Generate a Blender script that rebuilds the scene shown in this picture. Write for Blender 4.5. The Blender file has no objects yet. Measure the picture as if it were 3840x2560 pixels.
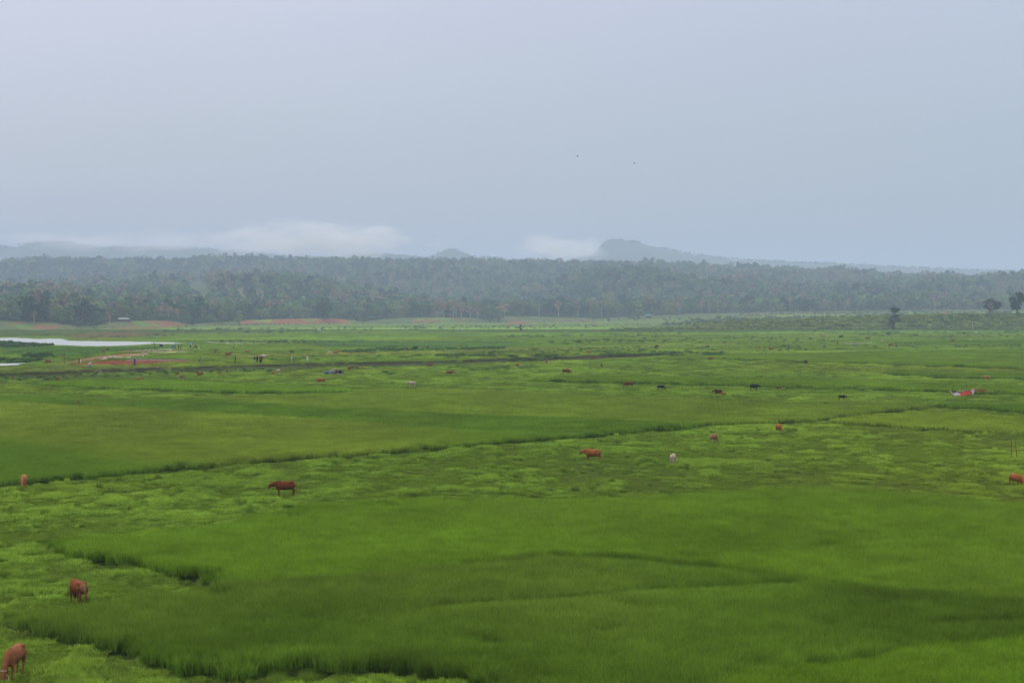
import bpy, bmesh, math, random
import numpy as np
from mathutils import Vector, Matrix, Euler

# ---------------------------------------------------------------- scene, camera, light
scn = bpy.context.scene
COL = scn.collection
R = math.radians
F = 5333.0            # focal length in pixels of the 3840 px wide photograph (50 mm on 36 mm)
CAMZ = 12.9
PITCH = math.atan((1280 - 1172) / F)

cam_d = bpy.data.cameras.new("camera")
cam_d.sensor_width = 36.0
cam_d.lens = 50.0
cam_d.clip_start = 0.5
cam_d.clip_end = 40000
cam = bpy.data.objects.new("camera", cam_d)
COL.objects.link(cam)
cam.location = (0, 0, CAMZ)
cam.rotation_euler = (R(90) - PITCH, 0, 0)
scn.camera = cam

SUN_EL, SUN_AZ = R(58), R(-35)
w = bpy.data.worlds.new("World")
scn.world = w
w.use_nodes = True
nt = w.node_tree
nt.nodes.clear()
out = nt.nodes.new("ShaderNodeOutputWorld")
sky = nt.nodes.new("ShaderNodeTexSky")
sky.sky_type = 'NISHITA'
sky.sun_disc = False
sky.sun_elevation = SUN_EL
sky.sun_rotation = SUN_AZ
sky.air_density = 1.5
sky.dust_density = 4.0
bg1 = nt.nodes.new("ShaderNodeBackground")
bg1.inputs[1].default_value = 0.05
nt.links.new(sky.outputs[0], bg1.inputs[0])
# thick even cloud deck: brighter towards the zenith, a little pinker to the left
tc = nt.nodes.new("ShaderNodeTexCoord")
sep = nt.nodes.new("ShaderNodeSeparateXYZ")
nt.links.new(tc.outputs['Generated'], sep.inputs[0])
ramp = nt.nodes.new("ShaderNodeValToRGB")
nt.links.new(sep.outputs[2], ramp.inputs[0])
cr = ramp.color_ramp
cr.elements[0].position = 0.0
cr.elements[0].color = (0.30, 0.33, 0.44, 1)
cr.elements[1].position = 1.0
cr.elements[1].color = (2.25, 2.25, 2.30, 1)
for p, c in ((0.06, (0.28, 0.31, 0.42)), (0.12, (0.29, 0.32, 0.45)), (0.20, (0.37, 0.37, 0.52)), (0.26, (0.47, 0.44, 0.58)), (0.5, (1.35, 1.32, 1.38))):
    e = cr.elements.new(p)
    e.color = (*c, 1)
noi = nt.nodes.new("ShaderNodeTexNoise")
noi.inputs['Scale'].default_value = 2.2
noi.inputs['Detail'].default_value = 2.0
nt.links.new(tc.outputs['Generated'], noi.inputs['Vector'])
mr = nt.nodes.new("ShaderNodeMapRange")
mr.inputs[1].default_value = 0.3
mr.inputs[2].default_value = 0.7
mr.inputs[3].default_value = 0.965
mr.inputs[4].default_value = 1.035
nt.links.new(noi.outputs[0], mr.inputs[0])
lr = nt.nodes.new("ShaderNodeMapRange")
lr.inputs[1].default_value = -0.35
lr.inputs[2].default_value = 0.35
nt.links.new(sep.outputs[0], lr.inputs[0])
lrc = nt.nodes.new("ShaderNodeMix")
lrc.data_type = 'RGBA'
nt.links.new(lr.outputs[0], lrc.inputs[0])
lrc.inputs[6].default_value = (1.02, 0.965, 0.925, 1)
lrc.inputs[7].default_value = (0.885, 0.935, 0.865, 1)
mm = nt.nodes.new("ShaderNodeVectorMath")
mm.operation = 'MULTIPLY'
nt.links.new(ramp.outputs[0], mm.inputs[0])
nt.links.new(lrc.outputs[2], mm.inputs[1])
bg2 = nt.nodes.new("ShaderNodeBackground")
nt.links.new(mm.outputs[0], bg2.inputs[0])
nt.links.new(mr.outputs[0], bg2.inputs[1])
add = nt.nodes.new("ShaderNodeAddShader")
nt.links.new(bg1.outputs[0], add.inputs[0])
nt.links.new(bg2.outputs[0], add.inputs[1])
nt.links.new(add.outputs[0], out.inputs[0])

sl = bpy.data.lights.new("sun", 'SUN')
sl.energy = 1.0
sl.angle = R(14)
sl.color = (1.0, 0.97, 0.92)
sun = bpy.data.objects.new("sun", sl)
COL.objects.link(sun)
sun.rotation_euler = (R(90) - SUN_EL, 0, -SUN_AZ + math.pi)
sun.location = (0, 0, 60)

scn.view_settings.view_transform = 'Standard'
scn.view_settings.look = 'None'
scn.view_settings.gamma = 1
scn.view_settings.exposure = 0.0
cy = scn.cycles
cy.max_bounces = 5
cy.diffuse_bounces = 3
cy.glossy_bounces = 2
cy.transmission_bounces = 3
cy.volume_bounces = 1
cy.transparent_max_bounces = 4
cy.volume_step_rate = 1.0
cy.volume_max_steps = 96
cy.use_denoising = True
cy.denoising_input_passes = 'RGB_ALBEDO_NORMAL'
cy.sample_clamp_indirect = 4

# ---------------------------------------------------------------- camera mapping
def dist(v, z=0.0):
    """ground distance at which height z appears on photo row v"""
    a = math.atan((v - 1280) / F) + PITCH
    return (CAMZ - z) / math.tan(a)

def zat(v, y):
    """height that appears on photo row v at distance y"""
    return CAMZ - y * np.tan(np.arctan((v - 1280) / F) + PITCH)

CP, SP = math.cos(PITCH), math.sin(PITCH)
def project(x, y, z):
    dz = z - CAMZ
    d = y * CP - dz * SP
    up = y * SP + dz * CP
    d = np.maximum(d, 1e-3)
    return 1920 + F * x / d, 1280 - F * up / d

# ---------------------------------------------------------------- noise
def _hash(ix, iy, seed):
    h = (ix.astype(np.int64) * 374761393 + iy.astype(np.int64) * 668265263 + seed * 974634777) & 0xffffffff
    h = ((h ^ (h >> 13)) * 1274126177) & 0xffffffff
    h = h ^ (h >> 16)
    return (h & 0xffffff) / float(0xffffff)

def vnoise(x, y, seed=0):
    x = np.asarray(x, float); y = np.asarray(y, float)
    ix = np.floor(x); iy = np.floor(y)
    fx = x - ix; fy = y - iy
    fx = fx * fx * (3 - 2 * fx); fy = fy * fy * (3 - 2 * fy)
    a = _hash(ix, iy, seed); b = _hash(ix + 1, iy, seed)
    c = _hash(ix, iy + 1, seed); d = _hash(ix + 1, iy + 1, seed)
    return (a * (1 - fx) + b * fx) * (1 - fy) + (c * (1 - fx) + d * fx) * fy

def fbm(x, y, s, seed=0, o=3):
    x = np.asarray(x, float) / s; y = np.asarray(y, float) / s
    t = 0.0; a = 1.0; n = 0.0
    for k in range(o):
        t = t + a * vnoise(x * 2 ** k + 17.3 * k, y * 2 ** k - 9.1 * k, seed + k)
        n += a; a *= 0.5
    return t / n

def smooth(t):
    t = np.clip(t, 0, 1)
    return t * t * (3 - 2 * t)

# ---------------------------------------------------------------- terrain
def C(*pts):
    a = np.array(pts, float)
    return a[:, 0], a[:, 1]
BANK_LO = C((-2000, 1450), (0, 1437), (212, 1425), (490, 1417), (700, 1401), (1012, 1397), (1240, 1377), (1376, 1380), (1580, 1376), (1702, 1368), (1880, 1362), (2098, 1356), (2315, 1346), (2520, 1335), (3200, 1319), (3840, 1311), (6000, 1300))
BANK_HI = C((-2000, 1408), (0, 1399), (163, 1397), (327, 1388), (490, 1383), (640, 1378), (1000, 1368), (1240, 1360), (1512, 1357), (1700, 1352), (1880, 1345), (2100, 1338), (2315, 1330), (2520, 1322), (3200, 1312), (3840, 1304), (6000, 1292))
PLAT = C((-2000, 1.25), (1900, 1.05), (2300, 0.6), (2600, 0.35), (6000, 0.2))
EMB_Z = C((2400, 0.0), (2540, 0.3), (2620, 2.6), (2760, 4.6), (2920, 5.6), (3100, 7.4), (3300, 9.0), (3560, 10.0), (3840, 10.6), (6000, 11))
YA = C((-3000, 900), (-800, 1000), (0, 1090), (270, 1090), (700, 1330), (1300, 1600), (1900, 1750), (3840, 1850), (7000, 1900))
VA = C((-3000, 1235), (0, 1235), (270, 1237), (560, 1230), (700, 1222), (1300, 1212), (1520, 1213), (1750, 1207), (1900, 1210), (2250, 1203), (2560, 1190), (3000, 1177), (3840, 1167), (7000, 1165))
VB = C((-3000, 1200), (0, 1203), (200, 1210), (270, 1224), (340, 1224), (420, 1210), (480, 1203), (640, 1203), (700, 1219), (850, 1207), (1000, 1197), (1240, 1193), (1360, 1208), (1500, 1191), (1640, 1191), (1800, 1195), (1910, 1186), (2050, 1188), (2250, 1196), (2400, 1183), (2600, 1178), (3000, 1170), (3840, 1160), (7000, 1158))
VC = C((-3000, 1190), (0, 1194), (500, 1192), (1000, 1189), (1300, 1186), (1700, 1185), (2300, 1180), (2600, 1173), (3000, 1164), (3840, 1154), (7000, 1150))
VD = C((-3000, 1090), (0, 1092), (600, 1080), (1000, 1086), (1500, 1090), (2000, 1095), (2600, 1100), (3200, 1106), (3840, 1110), (7000, 1112))
VE = C((-3000, 1010), (0, 1013), (150, 997), (330, 1003), (500, 1005), (740, 1003), (1010, 995), (1300, 997), (1490, 989), (1760, 993), (1880, 998), (2200, 1004), (2420, 1003), (2600, 1012), (2780, 1023), (3000, 1030), (3350, 1042), (3600, 1046), (3840, 1042), (7000, 1035))

_lut_u = np.linspace(-3000, 7000, 2001)
def _lut(fn):
    return np.array([fn(uu) for uu in _lut_u])
_yb = _lut(lambda u: dist(np.interp(u, *BANK_LO), 0.0))
_yt = _lut(lambda u: dist(np.interp(u, *BANK_HI), np.interp(u, *PLAT)))
_yt = np.maximum(_yt, _yb + 4)

def tuss(x, y):
    """0..1 tussock strength of the grazed pasture"""
    s = 1 + np.clip(np.asarray(y, float) - 90, 0, 400) / 240
    a = fbm(x / s * 0.8, y / s, 1.15, 51, 3)
    b = fbm(x, y, 9, 55, 3)
    return smooth((a * 0.66 + b * 0.34 - 0.43) / 0.24)

def height(x, y):
    x = np.asarray(x, float); y = np.asarray(y, float)
    ys = np.maximum(y, 30.0)
    u = np.clip(1920 + F * x / ys, -3000, 7000)
    yb = np.interp(u, _lut_u, _yb); yt = np.interp(u, _lut_u, _yt)
    zt = np.interp(u, *PLAT)
    jit = (fbm(x, y, 9, 5, 2) - 0.5) * 7
    t = (y + jit - yb) / (yt - yb)
    s = 0.42 * smooth(t / 0.8) + 0.58 * smooth((t - 0.86) / 0.12)
    z = zt * s
    z = z - (zt - 0.4) * smooth((y - yt - 40) / 260) * (t > 1)
    # embankment on the right
    ez = np.interp(u, *EMB_Z)
    eb = 1060 + 25 * (fbm(x, y * 0, 60, 9, 3) - 0.5)
    te = (y - eb) / (14 + 3.2 * ez)
    z = z + ez * smooth(te)
    # far profile
    ya = np.interp(u, *YA)
    za = np.maximum(zat(np.interp(u, *VA), ya), 0.0)
    yB = ya + 30
    zb = zat(np.interp(u, *VB), yB)
    yC = yB + 180
    zc = zat(np.interp(u, *VC), yC)
    yD = 2600.0
    zd = zat(np.interp(u, *VD), yD)
    yE = 3300.0
    ze = zat(np.interp(u, *VE), yE)
    far = np.zeros_like(z)
    near = z
    y0 = ya - 260
    segs = [(y0, near), (ya, np.maximum(za, near * 0.9)), (yB, np.maximum(zb, near * 0.95)), (yC, zc), (yD + 0 * ya, zd), (yE + 0 * ya, ze), (4300 + 0 * ya, ze * 0.45), (5600 + 0 * ya, 25 + 0 * ya), (14000 + 0 * ya, 25 + 0 * ya)]
    zz = near.copy()
    for (p, a), (q, b) in zip(segs[:-1], segs[1:]):
        m = (y > p) & (y <= q)
        k = np.clip((y - p) / (q - p), 0, 1)
        kk = smooth(k) if True else k
        kk = 0.5 * k + 0.5 * kk
        zz = np.where(m, a + (b - a) * kk, zz)
    zz = np.where(y > 14000, 25, zz)
    hillm = smooth((y - yC) / 500) * (1 - smooth((y - 3900) / 1000))
    hs = (fbm(x + 0.3 * y, y * 0.8, 330, 21, 4) - 0.5)
    zz = zz + hillm * (1 - 0.75 * smooth((y - 2900) / 400)) * 100 * hs
    zz = zz + 0.10 * (fbm(x, y, 30, 31, 3) - 0.5) * (y < 1500)
    nm = (y > 40) & (y < 440)
    if nm.any():      # hummocks of the grazed turf; the planted plots are level
        uf, vf = project(x[nm], y[nm], zz[nm])
        flat = field_index(*warp(x[nm], y[nm], uf, vf)) >= 0
        hm = 0.40 * tuss(x[nm], y[nm]) * np.clip((440 - y[nm]) / 60, 0, 1)
        zz = zz.copy(); zz[nm] += np.where(flat, 0.10, hm)
    zz = np.where(y < 20, 0 * zz, zz)
    return zz

def H1(x, y):
    return float(height(np.array([x]), np.array([y]))[0])

def G(u, v, dy=0.0):
    """point of the ground seen at photo pixel (u, v)"""
    z = 0.0
    for _ in range(12):
        y = dist(v, z) if v > 1172.5 else 1900.0
        y = min(y, 6000)
        depth = y * CP - (z - CAMZ) * SP
        x = (u - 1920) * depth / F
        z = 0.5 * z + 0.5 * H1(x, y)
    z = H1(x, y)
    return Vector((x, y, z))

def at(u, y, z=None):
    """point at distance y in photo column u, on the ground unless z is given"""
    x = (u - 1920) * y / F
    return Vector((x, y, H1(x, y) if z is None else z))

def ppm(y):
    return F / y

# ---------------------------------------------------------------- regions given as photo outlines
def ov(*pts):
    return [(a * 1.6327, b * 1.6327) for a, b in pts]

def inside(u, v, poly):
    p = np.array(poly, float)
    r = np.zeros(u.shape, bool)
    n = len(p)
    for i in range(n):
        x1, y1 = p[i]; x2, y2 = p[(i + 1) % n]
        if y1 == y2:
            continue
        c = ((y1 > v) != (y2 > v)) & (u < (x2 - x1) * (v - y1) / (y2 - y1) + x1)
        r ^= c
    return r

MID = [(575, 1352), (800, 1347), (950, 1328), (1080, 1308), (1250, 1284), (1400, 1290), (1560, 1305), (1740, 1325), (1850, 1350), (2100, 1375), (2352, 1400), (2900, 1450)]
E1 = [(-400, 1160), (0, 1117), (130, 1106), (250, 1096), (500, 1071), (700, 1056), (850, 1045), (1000, 1031), (1150, 1020), (1300, 1010), (1430, 998), (1500, 991), (1650, 978), (1800, 971), (1870, 967)]
FIELDS = [
    # name, outline, crop height, colour (linear), label
    ("rice_field", ov((70, 1243), (130, 1262), (200, 1284), (300, 1298), (400, 1317), (480, 1336), *MID, (2900, 1190), (2352, 1155), (2100, 1130), (2000, 1119), (1850, 1112), (1700, 1123), (1500, 1137), (1300, 1143), (1000, 1143), (800, 1153), (640, 1160), (740, 1190), (585, 1174), (540, 1200), (300, 1224), (110, 1236)),
     0.50, (0.112, 0.210, 0.017), "wide bright green rice field with a pointed left end in the foreground"),
    ("rice_field", ov((8, 1424), (55, 1446), (110, 1464), (200, 1477), (260, 1491), (330, 1512), (430, 1541), (520, 1556), (600, 1549), (700, 1539), (900, 1542), (1100, 1568), (1200, 1760), (1600, 1760), (1650, 1575), (1800, 1547), (2000, 1517), (2100, 1502), (2352, 1473), (2900, 1440), *MID[::-1], (480, 1358), (400, 1362), (290, 1370), (150, 1394)),
     0.55, (0.092, 0.174, 0.018), "dark mottled rice field nearest the camera, with a shaded front edge"),
    ("rice_field", ov((1600, 1760), (1650, 1575), (1800, 1547), (2000, 1517), (2100, 1502), (2352, 1473), (2900, 1440), (2900, 1760)),
     0.43, (0.112, 0.220, 0.015), "smooth light green rice field in the bottom right corner"),
    ("rice_field", ov((-500, 927), (0, 927), (400, 949), (583, 960), (784, 972), (1017, 990), (1150, 1004), (1260, 1012), *[p for p in E1[::-1] if p[0] < 1260]),
     0.44, (0.156, 0.232, 0.028), "long olive rice field left of centre with a dark grassy front edge"),
    ("rice_field", ov((-500, 905), (0, 908), (200, 912), (440, 920), (733, 940), (1017, 955), (1300, 966), (1500, 975), (1650, 978), (1500, 991), (1430, 998), (1300, 1010), (1260, 1012), (1150, 1004), (1017, 990), (784, 972), (583, 960), (400, 949), (0, 927), (-500, 927)),
     0.44, (0.098, 0.190, 0.020), "narrow deep green rice band above the long olive rice field"),
    ("rice_field", ov((440, 912), (600, 906), (800, 902), (850, 893), (1000, 893), (1200, 898), (1384, 908), (1560, 914), (1700, 922), (1900, 931), (2148, 932), (2140, 940), (1990, 950), (1870, 967), (1800, 971), (1650, 978), (1500, 975), (1300, 966), (1017, 955), (733, 940), (440, 920)),
     0.44, (0.142, 0.224, 0.027), "olive green rice field with a dark front edge in the middle of the plain"),
    ("rice_field", ov((1870, 969), (1990, 952), (2140, 942), (2352, 955), (2900, 985), (2900, 1030), (2352, 999), (2200, 990), (2100, 985), (2000, 976)),
     0.38, (0.160, 0.238, 0.026), "yellow green triangular rice field below the red tent"),
    ("rice_field", ov((2156, 926), (2352, 926), (2900, 930), (2900, 965), (2352, 948), (2260, 940), (2160, 935)),
     0.43, (0.092, 0.178, 0.016), "short dark green rice field behind the yellow green one at the right"),
    ("rice_field", ov((1206, 875), (1245, 868), (1385, 861), (1531, 866), (1923, 874), (2352, 883), (2900, 893), (2900, 925), (2352, 908), (2177, 901), (1960, 894), (1923, 893), (1648, 886), (1385, 879), (1245, 877)),
     0.43, (0.110, 0.205, 0.016), "long thin smooth rice field behind the black cattle"),
    ("rice_field", ov((42, 882), (100, 878), (200, 873), (367, 872), (484, 877), (640, 884), (780, 890), (823, 899), (760, 902), (600, 904), (517, 904), (392, 898), (183, 891)),
     0.44, (0.118, 0.225, 0.017), "thin bright rice strip below the river bank at the left"),
    ("rice_field", ov((2017, 859), (2077, 853), (2352, 855), (2900, 858), (2900, 882), (2352, 870), (2168, 869)),
     0.43, (0.096, 0.190, 0.018), "short rice strip with a dark edge behind the orange calf at the right"),
    ("rice_field", ov((1500, 824), (1531, 820), (1648, 816), (1923, 809), (1960, 807), (2143, 803), (2352, 801), (2900, 798), (2900, 862), (2352, 848), (2127, 840), (1960, 835), (1790, 829), (1664, 825), (1531, 828)),
     0.44, (0.118, 0.212, 0.018), "broad smooth rice field in the right middle distance"),
    ("rice_field", ov((2000, 786), (2130, 782), (2352, 778), (2900, 775), (2900, 792), (2352, 791), (2150, 793)),
     0.44, (0.100, 0.195, 0.020), "farthest narrow rice strip at the right below the embankment"),
]
PASTURE = (0.148, 0.240, 0.029)
# colour areas of the plain (outline, colour, strength)
AREAS = [
    ([(-3000, 1263), (-3000, 1215), (1300, 1205), (2560, 1180), (7000, 1160), (7000, 1240), (2560, 1248), (1300, 1240), (0, 1262)], (0.094, 0.142, 0.034), 0.85),
    ([(430, 1276), (700, 1266), (1240, 1262), (1640, 1264), (1640, 1272), (1240, 1276), (700, 1274)], (0.18, 0.31, 0.040), 0.9),
    ([(1700, 1256), (2000, 1250), (2500, 1248), (2900, 1243), (3300, 1241), (3300, 1247), (2500, 1253), (2000, 1258)], (0.17, 0.30, 0.040), 0.8),
    ([(1200, 1229), (1900, 1227), (2300, 1226), (2300, 1233), (1900, 1236), (1200, 1236)], (0.15, 0.28, 0.040), 0.8),
    ([(600, 1231), (1240, 1229), (1240, 1233), (600, 1236)], (0.15, 0.27, 0.040), 0.8),
    ([(3100, 1240), (3840, 1240), (5000, 1238), (5000, 1250), (3840, 1247), (3100, 1246)], (0.15, 0.29, 0.040), 0.8),
    ([(230, 1262), (320, 1246), (520, 1244), (640, 1256), (480, 1266), (300, 1268)], (0.17, 0.135, 0.07), 0.85),
    ([(1120, 1290), (1240, 1277), (1900, 1279), (1980, 1290), (1900, 1300), (1500, 1304), (1240, 1300)], (0.10, 0.195, 0.045), 0.9),
    ([(0, 1303), (190, 1300), (420, 1303), (640, 1296), (640, 1306), (560, 1312), (400, 1322), (300, 1336), (100, 1330), (0, 1330)], (0.075, 0.165, 0.028), 0.9),
    ([(700, 1345), (900, 1333), (1240, 1325), (1600, 1319), (2000, 1305), (2520, 1293), (2800, 1287), (2800, 1292), (2520, 1299), (2000, 1312), (1600, 1325), (1240, 1331), (900, 1342)], (0.215, 0.235, 0.065), 0.75),
    ([(-900, 1400), (-900, 1375), (100, 1377), (250, 1367), (640, 1365), (640, 1377), (490, 1382), (163, 1395)], (0.175, 0.205, 0.055), 0.7),
    ([(2560, 1184), (3000, 1176), (3400, 1170), (3400, 1174), (3000, 1181), (2560, 1188)], (0.20, 0.215, 0.06), 0.7),
    ([(3220, 1195), (3330, 1193), (3430, 1188), (3430, 1192), (3330, 1197)], (0.33, 0.31, 0.06), 0.8),
]
SOIL = [
    ([(150, 1361), (245, 1357), (300, 1345), (385, 1333), (450, 1327), (500, 1324), (572, 1321), (560, 1329), (540, 1334), (480, 1341), (400, 1342), (370, 1348), (280, 1358), (250, 1361)], (0.175, 0.100, 0.055)),
    ([(250, 1365), (330, 1355), (400, 1352), (520, 1349), (640, 1348), (720, 1350), (745, 1356), (640, 1359), (500, 1364), (380, 1367), (300, 1366)], (0.130, 0.042, 0.022)),
    ([(415, 1318), (480, 1314), (600, 1309), (740, 1305), (740, 1308), (640, 1311), (560, 1317), (430, 1320)], (0.17, 0.085, 0.050)),
    ([(560, 1322), (640, 1318), (715, 1319), (715, 1323), (600, 1324)], (0.42, 0.34, 0.19)),
    ([(470, 1349), (490, 1344), (560, 1346), (640, 1346), (700, 1347), (740, 1352), (640, 1351), (480, 1352)], (0.105, 0.085, 0.080)),
    ([(40, 1206), (110, 1206), (180, 1212), (228, 1226), (190, 1236), (110, 1238), (60, 1228), (20, 1218)], (0.150,0.070,0.040)),
    ([(420, 1234), (470, 1222), (490, 1205), (560, 1203), (640, 1204), (690, 1213), (706, 1222), (640, 1226), (500, 1236)], (0.150,0.068,0.038)),
    ([(880, 1213), (920, 1200), (990, 1200), (1050, 1196), (1110, 1194), (1240, 1194), (1330, 1193), (1368, 1208), (1300, 1212), (1150, 1215), (1020, 1213)], (0.165,0.068,0.036)),
    ([(1530, 1205), (1560, 1196), (1640, 1191), (1740, 1192), (1765, 1200), (1740, 1207), (1640, 1208), (1560, 1208)], (0.140,0.064,0.037)),
    ([(1890, 1216), (1910, 1201), (1960, 1203), (2030, 1203), (2000, 1210), (1950, 1216)], (0.145,0.066,0.038)),
    ([(2060, 1202), (2080, 1195), (2180, 1198), (2250, 1202), (2230, 1207), (2100, 1206)], (0.11,0.066,0.040)),
    ([(9000, 1), (9001, 2), (9002, 1)], (0.085, 0.062, 0.035)),
]
CLEAR = [
    ([(820, 1080), (870, 1078), (940, 1084), (990, 1096), (1012, 1114), (960, 1116), (900, 1100), (840, 1096)], (0.12, 0.085, 0.045)),
    ([(700, 1100), (720, 1056), (750, 1054), (790, 1080), (800, 1110), (780, 1138), (720, 1140), (690, 1120)], (0.050, 0.072, 0.028)),
    ([(520, 1050), (560, 1036), (610, 1040), (620, 1062), (560, 1068)], (0.12, 0.06, 0.04)),
    ([(240, 1110), (258, 1085), (290, 1082), (280, 1112)], (0.12, 0.07, 0.04)),
    ([(2100, 1070), (2220, 1062), (2220, 1074), (2110, 1082)], (0.17, 0.10, 0.05)),
]
HARROW = ov((100, 0), (1, 1), (2, 2))

RUTS = [ov((980, 1412), (1150, 1400), (1300, 1391), (1450, 1376), (1700, 1362), (1850, 1352)), ov((1855, 1272), (1900, 1266), (1948, 1259)), ov((1990, 1254), (2101, 1247)), ov((1367, 1467), (1434, 1460)), ov((1090, 1500), (1160, 1493)), ov((1901, 1202), (1961, 1195)), ov((851, 1165), (917, 1175)), ov((1250, 1290), (1400, 1296), (1740, 1330)), ov((2160, 1450), (2352, 1440)), ov((1020, 1318), (1150, 1304), (1260, 1288)), ov((220, 985), (520, 1003), (600, 1015)), ov((1850, 1545), (2050, 1520)), ov((1700, 1560), (1860, 1500))]
def rut_scale(x, y, u):
    """low beaten-down strips in front of the small steps inside the crops"""
    r = np.ones_like(x)
    for ln in RUTS:
        a = np.array(ln); 
        vv = np.interp(u, a[:, 0], a[:, 1])
        yl = np.interp(vv, np.arange(1500, 2700, 5.0), [dist(q) for q in np.arange(1500, 2700, 5.0)])
        d = (yl - y) / np.clip(yl / 26.0, 1.5, 6)
        m = (d > 0) & (d < 1) & (u > a[0, 0]) & (u < a[-1, 0])
        r[m] *= 0.60 + 0.40 * d[m] ** 1.2
    return r

def field_index(u, v, top=None):
    """crop at a ground point; with the row of the crop top given, the far edges give way so that the tops end on the outline"""
    idx = np.full(u.shape, -1, int)
    for i, f in enumerate(FIELDS):
        m = inside(u, v, f[1]) & (idx < 0)
        idx[m] = i
        if top is not None:
            tv = v - top * f[2] * 0.92
            keep = inside(u, tv, f[1])
            if i in (1, 2, 3, 4):          # plots that meet without a bund
                for g_ in FIELDS: keep |= inside(u, tv, g_[1])
            hm = m & ~keep
            idx[hm] = -2
    return idx

def warp(x, y, u, v):
    amp = np.clip(F / np.maximum(y, 40), 2, 120)
    wu = u + (fbm(x, y, 1.3, 71, 2) - 0.5) * amp * 0.4
    wv = v + (fbm(x, y, 1.5, 72, 2) - 0.5) * np.clip(amp * amp * 0.0015, 0.5, 13)
    return wu, wv

def plain_colour(x, y, u, v):
    n = x.shape[0]
    c = np.empty((n, 3)); c[:] = PASTURE
    for poly, col, s in AREAS:
        m = inside(u, v, poly)
        k = s * (0.75 + 0.5 * fbm(x[m], y[m], 8, 88, 2))[:, None]
        k = np.clip(k, 0, 1)
        c[m] = c[m] * (1 - k) + np.array(col) * k
    big = fbm(x, y, 26, 91, 3)
    yel = fbm(x, y, 40, 92, 2)
    c *= (0.74 + 0.52 * big)[:, None]
    k = np.clip((yel - 0.5) * 1.6, 0, 0.5)[:, None]
    c = c * (1 - k) + c * np.array((1.30, 1.02, 0.9)) * k
    return c

def crop_colour(x, y, i):
    base = np.array(FIELDS[i][3])
    c = np.empty((x.shape[0], 3)); c[:] = base
    strong = 0.95 if i in (1,) else 0.65
    a = fbm(x, y * 0.7, 7.5 + 0.02 * y.mean(), 101 + i, 3)
    b = fbm(x, y, 2.2, 102 + i, 2)
    c *= (1 + strong * 0.85 * (a - 0.5) + 0.35 * (b - 0.5))[:, None]
    k = np.clip((fbm(x, y * 0.6, 12 + 0.02 * y.mean(), 103 + i, 3) - 0.45) * 2.6, 0, 0.8)[:, None] * (0.6 if i in (0, 1, 5) else 0.4)
    c = c * (1 - k) + np.array((0.130, 0.200, 0.030)) * k
    if i == 3:       # deeper green lower left of the olive field
        u, v = project(x, y, np.zeros_like(x))
        k = smooth((v - (1640 + 0.13 * u + 40 * (a - 0.5))) / 70)[:, None] * 0.85
        c = c * (1 - k) + np.array((0.085, 0.175, 0.018)) * k
    if i == 3:
        u, v = project(x, y, np.zeros_like(x))
        q = smooth((u - 1250) / 750)[:, None] * 0.85
        c = c * (1 - q) + np.array((0.100, 0.198, 0.020)) * q
    return c

# ---------------------------------------------------------------- object helpers
def tag(o, label=None, cat=None, group=None, kind=None):
    if label: o["label"] = label
    if cat: o["category"] = cat
    if group: o["group"] = group
    if kind: o["kind"] = kind
    return o

def np_mesh(name, v, f, mats=(), attrs=None, mi=None, smooth_=False):
    """v (N,3), f (M,k) all faces with the same corner count"""
    me = bpy.data.meshes.new(name)
    v = np.ascontiguousarray(v, dtype=np.float32); f = np.ascontiguousarray(f, dtype=np.int32)
    n, k = f.shape
    me.vertices.add(len(v)); me.vertices.foreach_set("co", v.ravel())
    me.loops.add(n * k); me.loops.foreach_set("vertex_index", f.ravel())
    me.polygons.add(n)
    me.polygons.foreach_set("loop_start", np.arange(0, n * k, k, dtype=np.int32))
    me.polygons.foreach_set("loop_total", np.full(n, k, dtype=np.int32))
    for m in mats: me.materials.append(m)
    if mi is not None: me.polygons.foreach_set("material_index", np.ascontiguousarray(mi, dtype=np.int32))
    if smooth_: me.polygons.foreach_set("use_smooth", np.ones(n, bool))
    for an, (typ, dom, arr) in (attrs or {}).items():
        a = me.attributes.new(an, typ, dom)
        key = {"FLOAT": "value", "INT": "value", "FLOAT_VECTOR": "vector", "FLOAT_COLOR": "color"}[typ]
        a.data.foreach_set(key, np.ascontiguousarray(arr, dtype=np.int32 if typ == "INT" else np.float32).ravel())
    me.update(calc_edges=True)
    return me

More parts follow.
